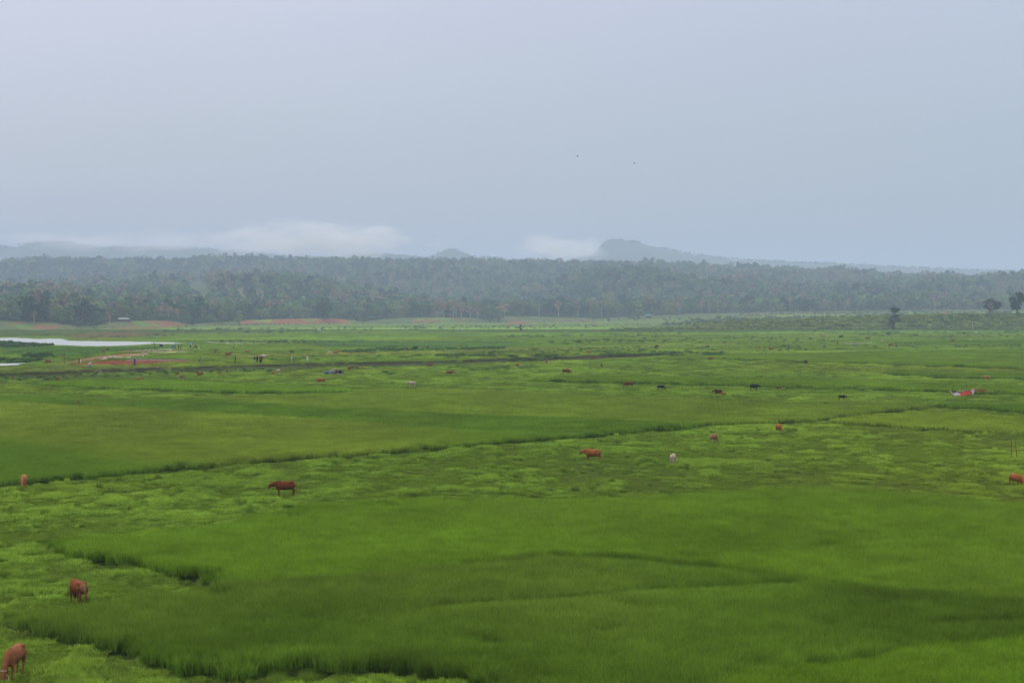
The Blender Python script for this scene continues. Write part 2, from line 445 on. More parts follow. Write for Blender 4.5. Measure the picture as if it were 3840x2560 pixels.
class MB:
    """collects tapered tubes, boxes and sheets into one mesh"""
    def __init__(s): s.v = []; s.f = []; s.m = []; s.mi = 0
    def addv(s, vs, fs):
        o = len(s.v)
        s.v += [tuple(q) for q in vs]
        s.f += [tuple(o + i for i in f) for f in fs]
        s.m += [s.mi] * len(fs)
        return s
    def tube(s, pts, rad, n=8, cap=True, up=None):
        pts = [Vector(p) for p in pts]
        rad = [(r, r) if not hasattr(r, '__len__') else r for r in (rad if hasattr(rad, '__len__') else [rad] * len(pts))]
        vs = []; fs = []
        prev = None
        for i, p in enumerate(pts):
            d = (pts[min(i + 1, len(pts) - 1)] - pts[max(i - 1, 0)])
            if d.length < 1e-9: d = Vector((0, 0, 1))
            d.normalize()
            ref = Vector(up) if up else (Vector((0, 0, 1)) if abs(d.z) < 0.9 else Vector((1, 0, 0)))
            if prev is not None and not up: ref = prev
            a = d.cross(ref)
            if a.length < 1e-6: a = d.cross(Vector((0, 1, 0.01)))
            a.normalize(); b = a.cross(d); b.normalize(); prev = b
            for k in range(n):
                t = 2 * math.pi * k / n
                vs.append(p + a * (math.cos(t) * rad[i][0]) + b * (math.sin(t) * rad[i][1]))
        for i in range(len(pts) - 1):
            for k in range(n):
                k2 = (k + 1) % n
                fs.append((i * n + k, i * n + k2, (i + 1) * n + k2, (i + 1) * n + k))
        if cap:
            fs.append(tuple(range(n))[::-1]); fs.append(tuple((len(pts) - 1) * n + k for k in range(n)))
        return s.addv(vs, fs)
    def ball(s, c, r, n=8, m=6):
        r = r if hasattr(r, '__len__') else (r, r, r)
        vs = [(c[0], c[1], c[2] - r[2])]; fs = []
        for i in range(1, m):
            ph = -math.pi / 2 + math.pi * i / m
            for k in range(n):
                t = 2 * math.pi * k / n
                vs.append((c[0] + r[0] * math.cos(ph) * math.cos(t), c[1] + r[1] * math.cos(ph) * math.sin(t), c[2] + r[2] * math.sin(ph)))
        vs.append((c[0], c[1], c[2] + r[2]))
        for k in range(n): fs.append((0, 1 + (k + 1) % n, 1 + k))
        for i in range(m - 2):
            for k in range(n):
                a = 1 + i * n
                fs.append((a + k, a + (k + 1) % n, a + n + (k + 1) % n, a + n + k))
        a = 1 + (m - 2) * n
        for k in range(n): fs.append((a + k, a + (k + 1) % n, len(vs) - 1))
        return s.addv(vs, fs)
    def box(s, lo, hi, taper=1.0):
        cx, cy_ = (lo[0] + hi[0]) / 2, (lo[1] + hi[1]) / 2
        vs = [(x, y, lo[2]) for x, y in ((lo[0], lo[1]), (hi[0], lo[1]), (hi[0], hi[1]), (lo[0], hi[1]))]
        vs += [(cx + (x - cx) * taper, cy_ + (y - cy_) * taper, hi[2]) for x, y, _ in vs[:4]]
        return s.addv(vs, [(3, 2, 1, 0), (4, 5, 6, 7), (0, 1, 5, 4), (1, 2, 6, 5), (2, 3, 7, 6), (3, 0, 4, 7)])
    def mesh(s, name, mats, sm=False):
        me = bpy.data.meshes.new(name)
        me.from_pydata(s.v, [], s.f)
        for m in (mats if isinstance(mats, (list, tuple)) else [mats]): me.materials.append(m)
        if any(s.m): me.polygons.foreach_set("material_index", s.m)
        if sm: me.polygons.foreach_set("use_smooth", [True] * len(s.f))
        me.update()
        return me
    def build(s, name, mats, parent=None, sm=False, loc=None):
        return link(name, s.mesh(name, mats, sm), parent, loc)

def link(name, me, parent=None, loc=None):
    o = bpy.data.objects.new(name, me)
    COL.objects.link(o)
    if parent is not None: o.parent = parent
    if loc is not None: o.location = loc
    return o

def empty(name, loc, rz=0.0, sc=1.0):
    o = bpy.data.objects.new(name, None)
    o.empty_display_size = 0.3
    COL.objects.link(o)
    o.location = loc; o.rotation_euler = (0, 0, rz); o.scale = (sc, sc, sc)
    return o

def remesh(mb, voxel, it=2, name="body", mat=None):
    """fuse overlapping limbs into one continuous smooth surface"""
    me = mb.mesh("tmp", [])
    o = bpy.data.objects.new("tmp", me); COL.objects.link(o)
    m = o.modifiers.new("r", 'REMESH'); m.mode = 'VOXEL'; m.voxel_size = voxel; m.adaptivity = 0
    m2 = o.modifiers.new("s", 'SMOOTH'); m2.factor = 0.6; m2.iterations = it
    dg = bpy.context.evaluated_depsgraph_get()
    r = bpy.data.meshes.new_from_object(o.evaluated_get(dg))
    bpy.data.objects.remove(o); bpy.data.meshes.remove(me)
    r.name = name
    r.materials.clear()
    if mat: r.materials.append(mat)
    r.polygons.foreach_set("use_smooth", [True] * len(r.polygons))
    return r

# ---------------------------------------------------------------- materials
def mat(name, col, rough=0.7, noise=0.0, scale=3.0, col2=None, spec=0.12, metal=0.0, bump=0.0):
    m = bpy.data.materials.new(name); m.use_nodes = True
    t = m.node_tree; b = t.nodes["Principled BSDF"]
    b.inputs['Roughness'].default_value = rough
    b.inputs['Metallic'].default_value = metal
    b.inputs['Specular IOR Level'].default_value = spec
    n = t.nodes.new("ShaderNodeTexNoise"); n.inputs['Scale'].default_value = scale; n.inputs['Detail'].default_value = 4
    co = t.nodes.new("ShaderNodeTexCoord"); t.links.new(co.outputs['Object'], n.inputs['Vector'])
    c2 = col2 or tuple(max(0, c * (1 - noise)) for c in col)
    mx = t.nodes.new("ShaderNodeMix"); mx.data_type = 'RGBA'
    mr_ = t.nodes.new("ShaderNodeMapRange"); mr_.inputs[1].default_value = 0.35; mr_.inputs[2].default_value = 0.65
    t.links.new(n.outputs[0], mr_.inputs[0]); t.links.new(mr_.outputs[0], mx.inputs[0])
    mx.inputs[6].default_value = (*col, 1); mx.inputs[7].default_value = (*c2, 1)
    t.links.new(mx.outputs[2], b.inputs['Base Color'])
    if bump:
        bp = t.nodes.new("ShaderNodeBump"); bp.inputs['Strength'].default_value = bump
        t.links.new(n.outputs[0], bp.inputs['Height']); t.links.new(bp.outputs[0], b.inputs['Normal'])
    return m

def leaf_mat(name, col=None, instanced=True, transl=0.3, var=0.35, tip=None):
    """leaf or blade: colour from the plant, varied blade by blade"""
    m = bpy.data.materials.new(name); m.use_nodes = True
    t = m.node_tree; t.nodes.clear()
    o = t.nodes.new("ShaderNodeOutputMaterial")
    d = t.nodes.new("ShaderNodeBsdfDiffuse"); tr = t.nodes.new("ShaderNodeBsdfTranslucent")
    mx = t.nodes.new("ShaderNodeMixShader"); mx.inputs[0].default_value = transl
    rv = t.nodes.new("ShaderNodeAttribute"); rv.attribute_name = "rv"
    mul = t.nodes.new("ShaderNodeMapRange"); mul.inputs[3].default_value = 1 - var; mul.inputs[4].default_value = 1 + var
    t.links.new(rv.outputs['Fac'], mul.inputs[0])
    vm = t.nodes.new("ShaderNodeVectorMath"); vm.operation = 'SCALE'
    if instanced:
        a = t.nodes.new("ShaderNodeAttribute"); a.attribute_type = 'INSTANCER'; a.attribute_name = "tint"
        src = a.outputs['Color']
    else:
        rgb = t.nodes.new("ShaderNodeRGB"); rgb.outputs[0].default_value = (*col, 1)
        oi = t.nodes.new("ShaderNodeObjectInfo")
        hs = t.nodes.new("ShaderNodeHueSaturation")
        m1 = t.nodes.new("ShaderNodeMapRange"); m1.inputs[3].default_value = 0.47; m1.inputs[4].default_value = 0.52
        m2_ = t.nodes.new("ShaderNodeMapRange"); m2_.inputs[3].default_value = 1.3; m2_.inputs[4].default_value = 0.75
        t.links.new(oi.outputs['Random'], m1.inputs[0]); t.links.new(oi.outputs['Random'], m2_.inputs[0])
        t.links.new(m1.outputs[0], hs.inputs['Hue']); t.links.new(m2_.outputs[0], hs.inputs['Value'])
        t.links.new(rgb.outputs[0], hs.inputs['Color'])
        src = hs.outputs[0]
    if tip:
        mt = t.nodes.new("ShaderNodeMix"); mt.data_type = 'RGBA'
        ha = t.nodes.new("ShaderNodeAttribute"); ha.attribute_name = "hh"
        t.links.new(ha.outputs['Fac'], mt.inputs[0]); t.links.new(src, mt.inputs[6])
        t2 = t.nodes.new("ShaderNodeVectorMath"); t2.operation = 'MULTIPLY'; t2.inputs[1].default_value = tip
        t.links.new(src, t2.inputs[0]); t.links.new(t2.outputs[0], mt.inputs[7])
        src = mt.outputs[2]
    t.links.new(src, vm.inputs[0]); t.links.new(mul.outputs[0], vm.inputs['Scale'])
    t.links.new(vm.outputs[0], d.inputs[0]); t.links.new(vm.outputs[0], tr.inputs[0])
    t.links.new(d.outputs[0], mx.inputs[1]); t.links.new(tr.outputs[0], mx.inputs[2])
    t.links.new(mx.outputs[0], o.inputs[0])
    return m

def ground_mat():
    m = bpy.data.materials.new("grassland"); m.use_nodes = True
    t = m.node_tree; b = t.nodes["Principled BSDF"]
    b.inputs['Roughness'].default_value = 1.0; b.inputs['Specular IOR Level'].default_value = 0.0
    a = t.nodes.new("ShaderNodeAttribute"); a.attribute_name = "cover"
    geo = t.nodes.new("ShaderNodeNewGeometry")
    n1 = t.nodes.new("ShaderNodeTexNoise"); n1.inputs['Scale'].default_value = 0.35; n1.inputs['Detail'].default_value = 5; n1.inputs['Roughness'].default_value = 0.6
    n2 = t.nodes.new("ShaderNodeTexNoise"); n2.inputs['Scale'].default_value = 0.06; n2.inputs['Detail'].default_value = 4
    t.links.new(geo.outputs['Position'], n1.inputs['Vector']); t.links.new(geo.outputs['Position'], n2.inputs['Vector'])
    r1 = t.nodes.new("ShaderNodeMapRange"); r1.inputs[1].default_value = 0.3; r1.inputs[2].default_value = 0.7; r1.inputs[3].default_value = 0.78; r1.inputs[4].default_value = 1.2
    r2 = t.nodes.new("ShaderNodeMapRange"); r2.inputs[1].default_value = 0.3; r2.inputs[2].default_value = 0.7; r2.inputs[3].default_value = 0.88; r2.inputs[4].default_value = 1.12
    t.links.new(n1.outputs[0], r1.inputs[0]); t.links.new(n2.outputs[0], r2.inputs[0])
    mu = t.nodes.new("ShaderNodeMath"); mu.operation = 'MULTIPLY'
    t.links.new(r1.outputs[0], mu.inputs[0]); t.links.new(r2.outputs[0], mu.inputs[1])
    vm = t.nodes.new("ShaderNodeVectorMath"); vm.operation = 'SCALE'
    t.links.new(a.outputs['Color'], vm.inputs[0]); t.links.new(mu.outputs[0], vm.inputs['Scale'])
    t.links.new(vm.outputs[0], b.inputs['Base Color'])
    bp = t.nodes.new("ShaderNodeBump"); bp.inputs['Strength'].default_value = 0.7; bp.inputs['Distance'].default_value = 0.3
    t.links.new(n1.outputs[0], bp.inputs['Height']); t.links.new(bp.outputs[0], b.inputs['Normal'])
    return m

M_ground = ground_mat()
M_blade = leaf_mat("rice_blade", transl=0.35, var=0.62, tip=(1.25, 1.14, 1.0))
M_grass = leaf_mat("grass_blade", transl=0.35, var=0.5, tip=(1.12, 1.06, 1.0))
M_weed = leaf_mat("weed_leaf", transl=0.25, var=0.4)
M_forest = leaf_mat("forest_leaf", transl=0.2, var=0.45)
M_bark = mat("bark", (0.16, 0.13, 0.10), 0.9, 0.4, 2.0)
M_pale = mat("pale_bark", (0.42, 0.36, 0.28), 0.9, 0.3, 2.0)

# ---------------------------------------------------------------- ground sheet
def build_ground():
    ys = [-2500, -1200, -500, -200, -80, -20, 10, 22, 32]
    y = 40.0
    while y < 1000: ys.append(y); y *= 1.0055
    while y < 2300: ys.append(y); y += 5.5
    while y < 3600: ys.append(y); y += 11
    while y < 26000: ys.append(y); y *= 1.06
    ys = np.array(ys)
    t = np.linspace(-1, 1, 620)
    t = t * 0.62 + 0.38 * t ** 3
    W = 45 + 0.80 * np.abs(ys)
    X = W[:, None] * t[None, :]
    Y = np.repeat(ys[:, None], len(t), 1)
    x = X.ravel(); yy = Y.ravel()
    z = height(x, yy)
    z = np.where(yy < 30, z * 0, z)
    z = z - 0.07 * ((yy > 42) & (yy < 440)) * (field_index(*project(x, np.maximum(yy, 30), z)) < 0)
    u, v = project(x, np.maximum(yy, 30), z)
    wu, wv = warp(x, yy, u, v)
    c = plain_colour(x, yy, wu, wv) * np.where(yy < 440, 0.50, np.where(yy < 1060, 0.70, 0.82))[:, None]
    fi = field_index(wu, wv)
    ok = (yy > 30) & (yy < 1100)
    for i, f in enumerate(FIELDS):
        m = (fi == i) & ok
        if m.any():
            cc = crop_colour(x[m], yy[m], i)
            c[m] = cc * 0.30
            z[m] += 0.0
    # contact shade painted into the bare ground along the near side of every crop
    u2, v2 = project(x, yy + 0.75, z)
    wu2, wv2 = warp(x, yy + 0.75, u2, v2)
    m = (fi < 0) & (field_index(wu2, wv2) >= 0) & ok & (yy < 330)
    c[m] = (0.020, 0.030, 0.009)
    for poly, col in SOIL:
        m = inside(wu, wv, poly) & (yy < 2400)
        k = (0.8 + 0.4 * fbm(x[m], yy[m], 6, 61, 3))[:, None]
        farq = np.mean(yy[m]) > 900 if m.any() else False
        thin = np.clip((fbm(x[m], yy[m], 22 if farq else 10, 62, 4) - (0.33 if farq else 0.30)) * 6, 0, 1)[:, None]
        c[m] = c[m] * (1 - thin) + np.array(col) * k * thin
    # river bank face: trodden dark earth and rough grass
    lo = np.interp(u, *BANK_LO); hi = np.interp(u, *BANK_HI)
    m = (v < lo) & (v > hi - 1.5) & (yy > 150) & (u < 2560)
    k = np.clip((fbm(x[m], yy[m] * 0.8, 5, 64, 3) - 0.42) * 7, 0, 1)[:, None]
    top = np.clip(1 - (v[m] - hi[m] - 6) / 7, 0, 1)[:, None] * (0.75 + 0.25 * np.clip((fbm(x[m], yy[m], 9, 65, 3) - 0.38) * 8, 0, 1)[:, None])
    cc = np.array((0.048, 0.080, 0.018)) * (1 - k * 0.45) + np.array((0.050, 0.040, 0.022)) * k * 0.45
    c[m] = cc * (1 - top) + np.array((0.024, 0.019, 0.012)) * top
    # hillside under the trees
    ya = np.interp(np.clip(u, -3000, 7000), *YA)
    m = yy > ya + 55
    k = fbm(x[m], yy[m], 90, 66, 3)[:, None]
    c[m] = np.array((0.040, 0.060, 0.020)) * (1 - k) + np.array((0.085, 0.065, 0.032)) * k
    for poly, col in CLEAR:
        mm_ = inside(u, v, poly) & (yy > 1800)
        c[mm_] = np.array(col)
    m = (yy > ya - 30) & (yy <= ya + 75)
    for poly, col in SOIL[5:11]:
        m &= ~inside(wu, wv, poly)
    k = fbm(x[m], yy[m], 30, 67, 3)[:, None]
    c[m] = np.array((0.048, 0.088, 0.024)) * (1 - k) + np.array((0.095, 0.092, 0.040)) * k
    c = np.clip(c, 0.004, 0.8)
    nx = len(t); ny = len(ys)
    i = np.arange(ny - 1)[:, None] * nx + np.arange(nx - 1)[None, :]
    f = np.stack([i, i + 1, i + 1 + nx, i + nx], -1).reshape(-1, 4)
    col4 = np.concatenate([c, np.ones((len(c), 1))], 1)
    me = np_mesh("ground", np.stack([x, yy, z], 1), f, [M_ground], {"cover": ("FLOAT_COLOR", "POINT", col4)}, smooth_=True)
    o = link("ground", me)
    tag(o, "flat green grazing plain rising into wooded hills at the back", "ground", kind="structure")
    return o
ground = build_ground()

# ---------------------------------------------------------------- scattering (ground cover that nobody could count)
def scatter(name, protos, P, rot, scl, tint, pick, label, cat):
    n = len(P)
    if n == 0: return None
    me = bpy.data.meshes.new(name)
    me.vertices.add(n); me.vertices.foreach_set("co", np.ascontiguousarray(P, np.float32).ravel())
    def A(nm, typ, key, arr, dt=np.float32):
        a = me.attributes.new(nm, typ, 'POINT'); a.data.foreach_set(key, np.ascontiguousarray(arr, dt).ravel())
    A("rot", 'FLOAT_VECTOR', 'vector', rot); A("scl", 'FLOAT_VECTOR', 'vector', scl)
    A("tint", 'FLOAT_COLOR', 'color', np.concatenate([tint, np.ones((n, 1))], 1)); A("pick", 'INT', 'value', pick, np.int32)
    ng = bpy.data.node_groups.new(name, 'GeometryNodeTree')
    ng.interface.new_socket(name='Geometry', in_out='INPUT', socket_type='NodeSocketGeometry')
    ng.interface.new_socket(name='Geometry', in_out='OUTPUT', socket_type='NodeSocketGeometry')
    N = ng.nodes.new; L = ng.links.new
    gi = N('NodeGroupInput'); go = N('NodeGroupOutput')
    iop = N('GeometryNodeInstanceOnPoints'); L(gi.outputs[0], iop.inputs['Points'])
    jn = N('GeometryNodeJoinGeometry')
    for p in reversed(protos):      # the socket stacks its links last first
        oi = N('GeometryNodeObjectInfo'); oi.inputs['Object'].default_value = p
        g2 = N('GeometryNodeGeometryToInstance'); L(oi.outputs['Geometry'], g2.inputs[0]); L(g2.outputs[0], jn.inputs[0])
    L(jn.outputs[0], iop.inputs['Instance'])
    iop.inputs['Pick Instance'].default_value = True
    def NA(nm, typ):
        q = N('GeometryNodeInputNamedAttribute'); q.data_type = typ; q.inputs['Name'].default_value = nm
        return q.outputs[0]
    L(NA('pick', 'INT'), iop.inputs['Instance Index']); L(NA('rot', 'FLOAT_VECTOR'), iop.inputs['Rotation']); L(NA('scl', 'FLOAT_VECTOR'), iop.inputs['Scale'])
    L(iop.outputs[0], go.inputs[0])
    o = link(name, me)
    md = o.modifiers.new("scatter", 'NODES'); md.node_group = ng
    tag(o, label, cat, kind="stuff")
    return o

def blades(seed, size, n, h, wd, lean, clump=0):
    """tile of bent blades: (mesh object not linked to the scene)"""
    r = np.random.RandomState(seed)
    bx = (r.rand(n, 2) - 0.5) * size
    k = r.randint(0, max(clump, 1), n); ckv = r.rand(max(clump, 1))
    if clump:
        cc = (r.rand(clump, 2) - 0.5) * size
        bx = cc[k] + r.randn(n, 2) * size * 0.3 / math.sqrt(clump)
    ang = r.rand(n) * 2 * math.pi
    hh = h * (0.65 + 0.5 * r.rand(n)) * (0.9 + 0.2 * ckv[k])
    ld = r.rand(n) * 2 * math.pi
    le = lean * (0.3 + r.rand(n)) * hh
    ww = wd * (0.7 + 0.6 * r.rand(n))
    dx, dy = np.cos(ang) * ww / 2, np.sin(ang) * ww / 2
    lx, ly = np.cos(ld) * le, np.sin(ld) * le
    z0 = np.zeros(n)
    v = np.stack([
        np.stack([bx[:, 0] - dx, bx[:, 1] - dy, z0], 1), np.stack([bx[:, 0] + dx, bx[:, 1] + dy, z0], 1),
        np.stack([bx[:, 0] + dx * .8 + lx * .35, bx[:, 1] + dy * .8 + ly * .35, hh * .6], 1), np.stack([bx[:, 0] - dx * .8 + lx * .35, bx[:, 1] - dy * .8 + ly * .35, hh * .6], 1),
        np.stack([bx[:, 0] + dx * .15 + lx, bx[:, 1] + dy * .15 + ly, hh], 1), np.stack([bx[:, 0] - dx * .15 + lx, bx[:, 1] - dy * .15 + ly, hh], 1)], 1).reshape(-1, 3)
    b = np.arange(n)[:, None] * 6
    f = np.stack([b + [0, 1, 2, 3], b + [3, 2, 4, 5]], 1).reshape(-1, 4)
    rv = np.repeat(0.5 * ckv[k] + 0.5 * r.rand(n) if clump else r.rand(n), 6)
    hv = np.tile([0, 0, .5, .5, 1, 1], n)
    return v, f, rv, hv

def proto(nm, v, f, rv, hv, m):
    me = np_mesh(nm, v, f, [m], {"rv": ("FLOAT", "POINT", rv), "hh": ("FLOAT", "POINT", hv)})
    return bpy.data.objects.new(nm, me)

RICE = {0: [proto("rice_tile", *blades(s, 0.9, 340, 0.62, 0.017, 0.45, 90), M_blade) for s in range(5)],
        1: [proto("rice_tile", *blades(10 + s, 2.2, 480, 0.62, 0.046, 0.40, 90), M_blade) for s in range(4)],
        2: [proto("rice_tile", *blades(20 + s, 6.5, 680, 0.60, 0.14, 0.38, 120), M_blade) for s in range(3)]}
TURF = {0: [proto("turf_tile", *blades(30 + s, 0.9, 300, 0.09, 0.017, 0.9, 22), M_grass) for s in range(5)],
        1: [proto("turf_tile", *blades(40 + s, 2.2, 460, 0.11, 0.045, 0.8, 22), M_grass) for s in range(4)],
        2: [proto("turf_tile", *blades(50 + s, 6.5, 420, 0.15, 0.15, 0.7, 30), M_grass) for s in range(3)]}

rng = np.random.RandomState(7)
def lod_points(y0, y1, sp, margin=1.10):
    ys = np.arange(y0, y1, sp)
    out_ = []
    for y in ys:
        hw = (1920 / F) * y * margin + (4 if y > 430 else 22)
        xs = np.arange(-hw, hw, sp)
        out_.append(np.stack([xs, np.full_like(xs, y)], 1))
    p = np.concatenate(out_)
    return p + (rng.rand(*p.shape) - 0.5) * sp * 0.95

LODS = [(0, 36, 150, 0.50), (1, 150, 430, 1.30), (2, 430, 1060, 4.2)]
rice_pts = {i: [] for i in range(len(FIELDS))}
turf_pts = []
for lod, y0, y1, sp in LODS:
    p = lod_points(y0, y1, sp)
    x, y = p[:, 0], p[:, 1]
    z = height(x, y)
    u, v = project(x, y, z)
    wu, wv = warp(x, y, u, v)
    fi = field_index(wu, wv, F / y)
    for i in range(len(FIELDS)):
        m = fi == i
        if m.any():
            rice_pts[i].append((lod, x[m], y[m], z[m]))
    m = (fi == -1)
    gap = 0.60 + 0.4 * lod
    u2, v2 = project(x, y + gap, z)
    m &= field_index(*warp(x, y + gap, u2, v2)) < 0
    for poly, col in SOIL:
        m &= ~inside(wu, wv, poly)
    m &= ~((v > np.interp(u, *BANK_HI) - 1) & (v < np.interp(u, *BANK_LO) - 3) & (u < 2500) & (rng.rand(len(x)) < np.where(v < np.interp(u, *BANK_HI) + 14, 1.0, 0.75)))
    for wp in ([(-3000, 1267), (0, 1267), (190, 1269), (270, 1277), (690, 1287), (640, 1290), (420, 1299), (230, 1296), (0, 1281), (-3000, 1281)], [(-900, 1363), (0, 1363), (130, 1359), (90, 1367), (0, 1372), (-900, 1372)]):
        m &= ~inside(u, v, wp)
    turf_pts.append((lod, x[m], y[m], z[m], wu[m], wv[m]))

def scat_lods(name, sets, PR, label, cat, zs_fn, col_fn):
    """join the distance classes of one cover into one object"""
    protos = []; off = {}
    for lod in sorted({s[0] for s in sets}):
        off[lod] = len(protos); protos += PR[lod]
    P, Rr, S, T, K = [], [], [], [], []
    for s in sets:
        lod, x, y, z = s[:4]
        n = len(x)
        zs = zs_fn(s)
        col = col_fn(s)
        keep = zs > 0.02
        xy = 0.9 + 0.3 * rng.rand(n)
        if name == "grass":          # scattered taller tufts, some of them a darker kind of grass
            tf = (rng.rand(n) < 0.11) & (fbm(x, y, 6, 160, 2) > 0.42)
            xy = np.where(tf, 0.42 + 0.25 * rng.rand(n), xy)
            zs = np.where(tf, zs * (1.6 + 1.5 * rng.rand(n)), zs)
            dk = np.where(tf, np.where(rng.rand(n) < 0.25, 0.70, 1.12), 1.0)[:, None]
            col = col * dk
        P.append(np.stack([x, y, z], 1)[keep]); Rr.append(np.stack([0 * x, 0 * x, rng.rand(n) * 6.283], 1)[keep])
        S.append(np.stack([xy, xy, zs], 1)[keep]); T.append(col[keep])
        K.append((off[lod] + rng.randint(0, len(PR[lod]), n))[keep])
    return scatter(name, protos, np.concatenate(P), np.concatenate(Rr), np.concatenate(S), np.concatenate(T), np.concatenate(K), label, cat)

for i, f in enumerate(FIELDS):
    if rice_pts[i]:
        scat_lods(f[0], rice_pts[i], RICE, f[4], "rice field",
                  lambda s, i=i: FIELDS[i][2] / 0.62 * (0.90 + 0.20 * fbm(s[1], s[2], 2.2, 140 + i, 3)) * (0.92 + 0.16 * rng.rand(len(s[1]))) * rut_scale(s[1], s[2], 1920 + F * s[1] / s[2]),
                  lambda s, i=i: crop_colour(s[1], s[2], i) * (0.80 + 0.40 * rng.rand(len(s[1])))[:, None])
def turf_z(s):
    lod, x, y, z, u, v = s
    t = tuss(x, y)
    return np.where(lod == 2, 0.35 + 1.0 * t, (0.55 if lod == 0 else 0.42) + (1.2 if lod == 0 else 0.9) * t ** 1.5) * (0.8 + 0.4 * rng.rand(len(x)))
def turf_c(s):
    lod, x, y, z, u, v = s
    c = plain_colour(x, y, u, v)
    t = tuss(x, y)[:, None]
    w_ = fbm(x, y, 1.6, 150, 2)[:, None]
    br = np.clip((fbm(x, y, 7, 151, 3)[:, None] - 0.60) * 5, 0, 0.45) * (1 - t)
    c = c * (0.86 + 0.28 * rng.rand(len(x)))[:, None] * ((0.74 if lod < 2 else 0.90) + (0.58 if lod < 2 else 0.30) * t) * (0.85 + 0.3 * w_)
    return c * (1 - br) + np.array((0.118, 0.160, 0.036)) * br
scat_lods("grass", turf_pts, TURF, "short grazed grass with brighter tussocks between the rice fields", "grass", turf_z, turf_c)

# ---------------------------------------------------------------- water
M_water = bpy.data.materials.new("still_water"); M_water.use_nodes = True
_b = M_water.node_tree.nodes["Principled BSDF"]
_b.inputs['Base Color'].default_value = (0.22, 0.24, 0.24, 1); _b.inputs['Roughness'].default_value = 0.32; _b.inputs['IOR'].default_value = 1.45
_n = M_water.node_tree.nodes.new("ShaderNodeTexNoise"); _n.inputs['Scale'].default_value = 0.5; _n.inputs['Detail'].default_value = 4
_g = M_water.node_tree.nodes.new("ShaderNodeNewGeometry"); M_water.node_tree.links.new(_g.outputs['Position'], _n.inputs['Vector'])
_p = M_water.node_tree.nodes.new("ShaderNodeBump"); _p.inputs['Strength'].default_value = 0.04; _p.inputs['Distance'].default_value = 0.2
M_water.node_tree.links.new(_n.outputs[0], _p.inputs['Height']); M_water.node_tree.links.new(_p.outputs[0], _b.inputs['Normal'])

def water(poly, label, z):
    pts = []
    n = len(poly)
    for i in range(n):
        a, b = poly[i], poly[(i + 1) % n]
        k = max(1, int(abs(b[0] - a[0]) / 9))
        for j in range(k):
            t_ = j / k
            uu = a[0] + (b[0] - a[0]) * t_; vv = a[1] + (b[1] - a[1]) * t_
            vv += (vnoise([uu / 14.0], [vv / 9.0], 5)[0] - 0.5) * 1.3 if -50 < uu < 3900 else 0
            y = dist(vv, z)
            pts.append(((uu - 1920) * y / F, y))
    bm = bmesh.new()
    vs = [bm.verts.new((p[0], p[1], 0)) for p in pts]
    bm.faces.new(vs)
    bmesh.ops.triangulate(bm, faces=bm.faces[:])
    bmesh.ops.recalc_face_normals(bm, faces=bm.faces[:])
    for f_ in bm.faces:
        if f_.normal.z < 0: f_.normal_flip()
    me = bpy.data.meshes.new("water"); bm.to_mesh(me); bm.free()
    me.materials.append(M_water)
    o = link("water", me, None, (0, 0, z))
    tag(o, label, "water", kind="structure")
W1 = [(-1500, 1262), (0, 1267), (40, 1266), (100, 1268), (150, 1271), (190, 1269), (235, 1270), (262, 1273), (240, 1276), (270, 1278), (360, 1279), (450, 1280), (560, 1281), (640, 1283), (700, 1287), (640, 1290), (590, 1288), (520, 1292), (420, 1298), (320, 1299), (230, 1296), (190, 1293), (120, 1291), (80, 1288), (50, 1285), (0, 1282), (-1500, 1290)]
water(W1, "long pale backwater reflecting the sky at the left", 0.52)
water([(-1200, 1366), (0, 1363), (60, 1361), (130, 1359), (95, 1366), (40, 1369), (0, 1371), (-1200, 1378)], "narrow tongue of water at the left edge", 1.42)
water([(155, 1353), (180, 1349), (210, 1346), (228, 1346), (190, 1351), (165, 1355)], "small puddle beside the grazing brown cow", 1.42)
water([(760, 1281.5), (840, 1284), (930, 1285.5), (1010, 1287), (930, 1289), (830, 1287.5)], "thin muddy pool right of the people on the bank", 0.50)
water([(-900, 1246), (0, 1246), (48, 1246.5), (30, 1248), (-900, 1248.5)], "sliver of far water below the red cliffs", 0.30)

# ---------------------------------------------------------------- trees
def leaf_quads(r, cen, rad, n, size, squash=0.8):
    """small leaf faces spread over a set of clumps"""
    k = r.randint(0, len(cen), n)
    d = r.randn(n, 3); d /= np.linalg.norm(d, axis=1)[:, None]
    d[:, 2] = np.where(d[:, 2] < -0.5, -d[:, 2], d[:, 2])
    rr = rad[k] * (0.55 + 0.5 * r.rand(n) ** 0.6)
    c = cen[k] + d * rr[:, None] * [1, 1, squash]
    nrm = d + r.randn(n, 3) * 0.55
    nrm /= np.linalg.norm(nrm, axis=1)[:, None]
    a = np.cross(nrm, r.randn(n, 3)); a /= np.linalg.norm(a, axis=1)[:, None]
    b = np.cross(nrm, a)
    s = size * (0.6 + 0.8 * r.rand(n))[:, None] * 0.5
    v = np.stack([c - a * s, c + b * s * .7, c + a * s, c - b * s * .7], 1).reshape(-1, 3)
    f = np.arange(n * 4).reshape(-1, 4)
    ck = r.rand(len(cen))
    rv = np.repeat(np.clip(0.62 * ck[k] + 0.38 * r.rand(n), 0, 1), 4)
    return v, f, rv

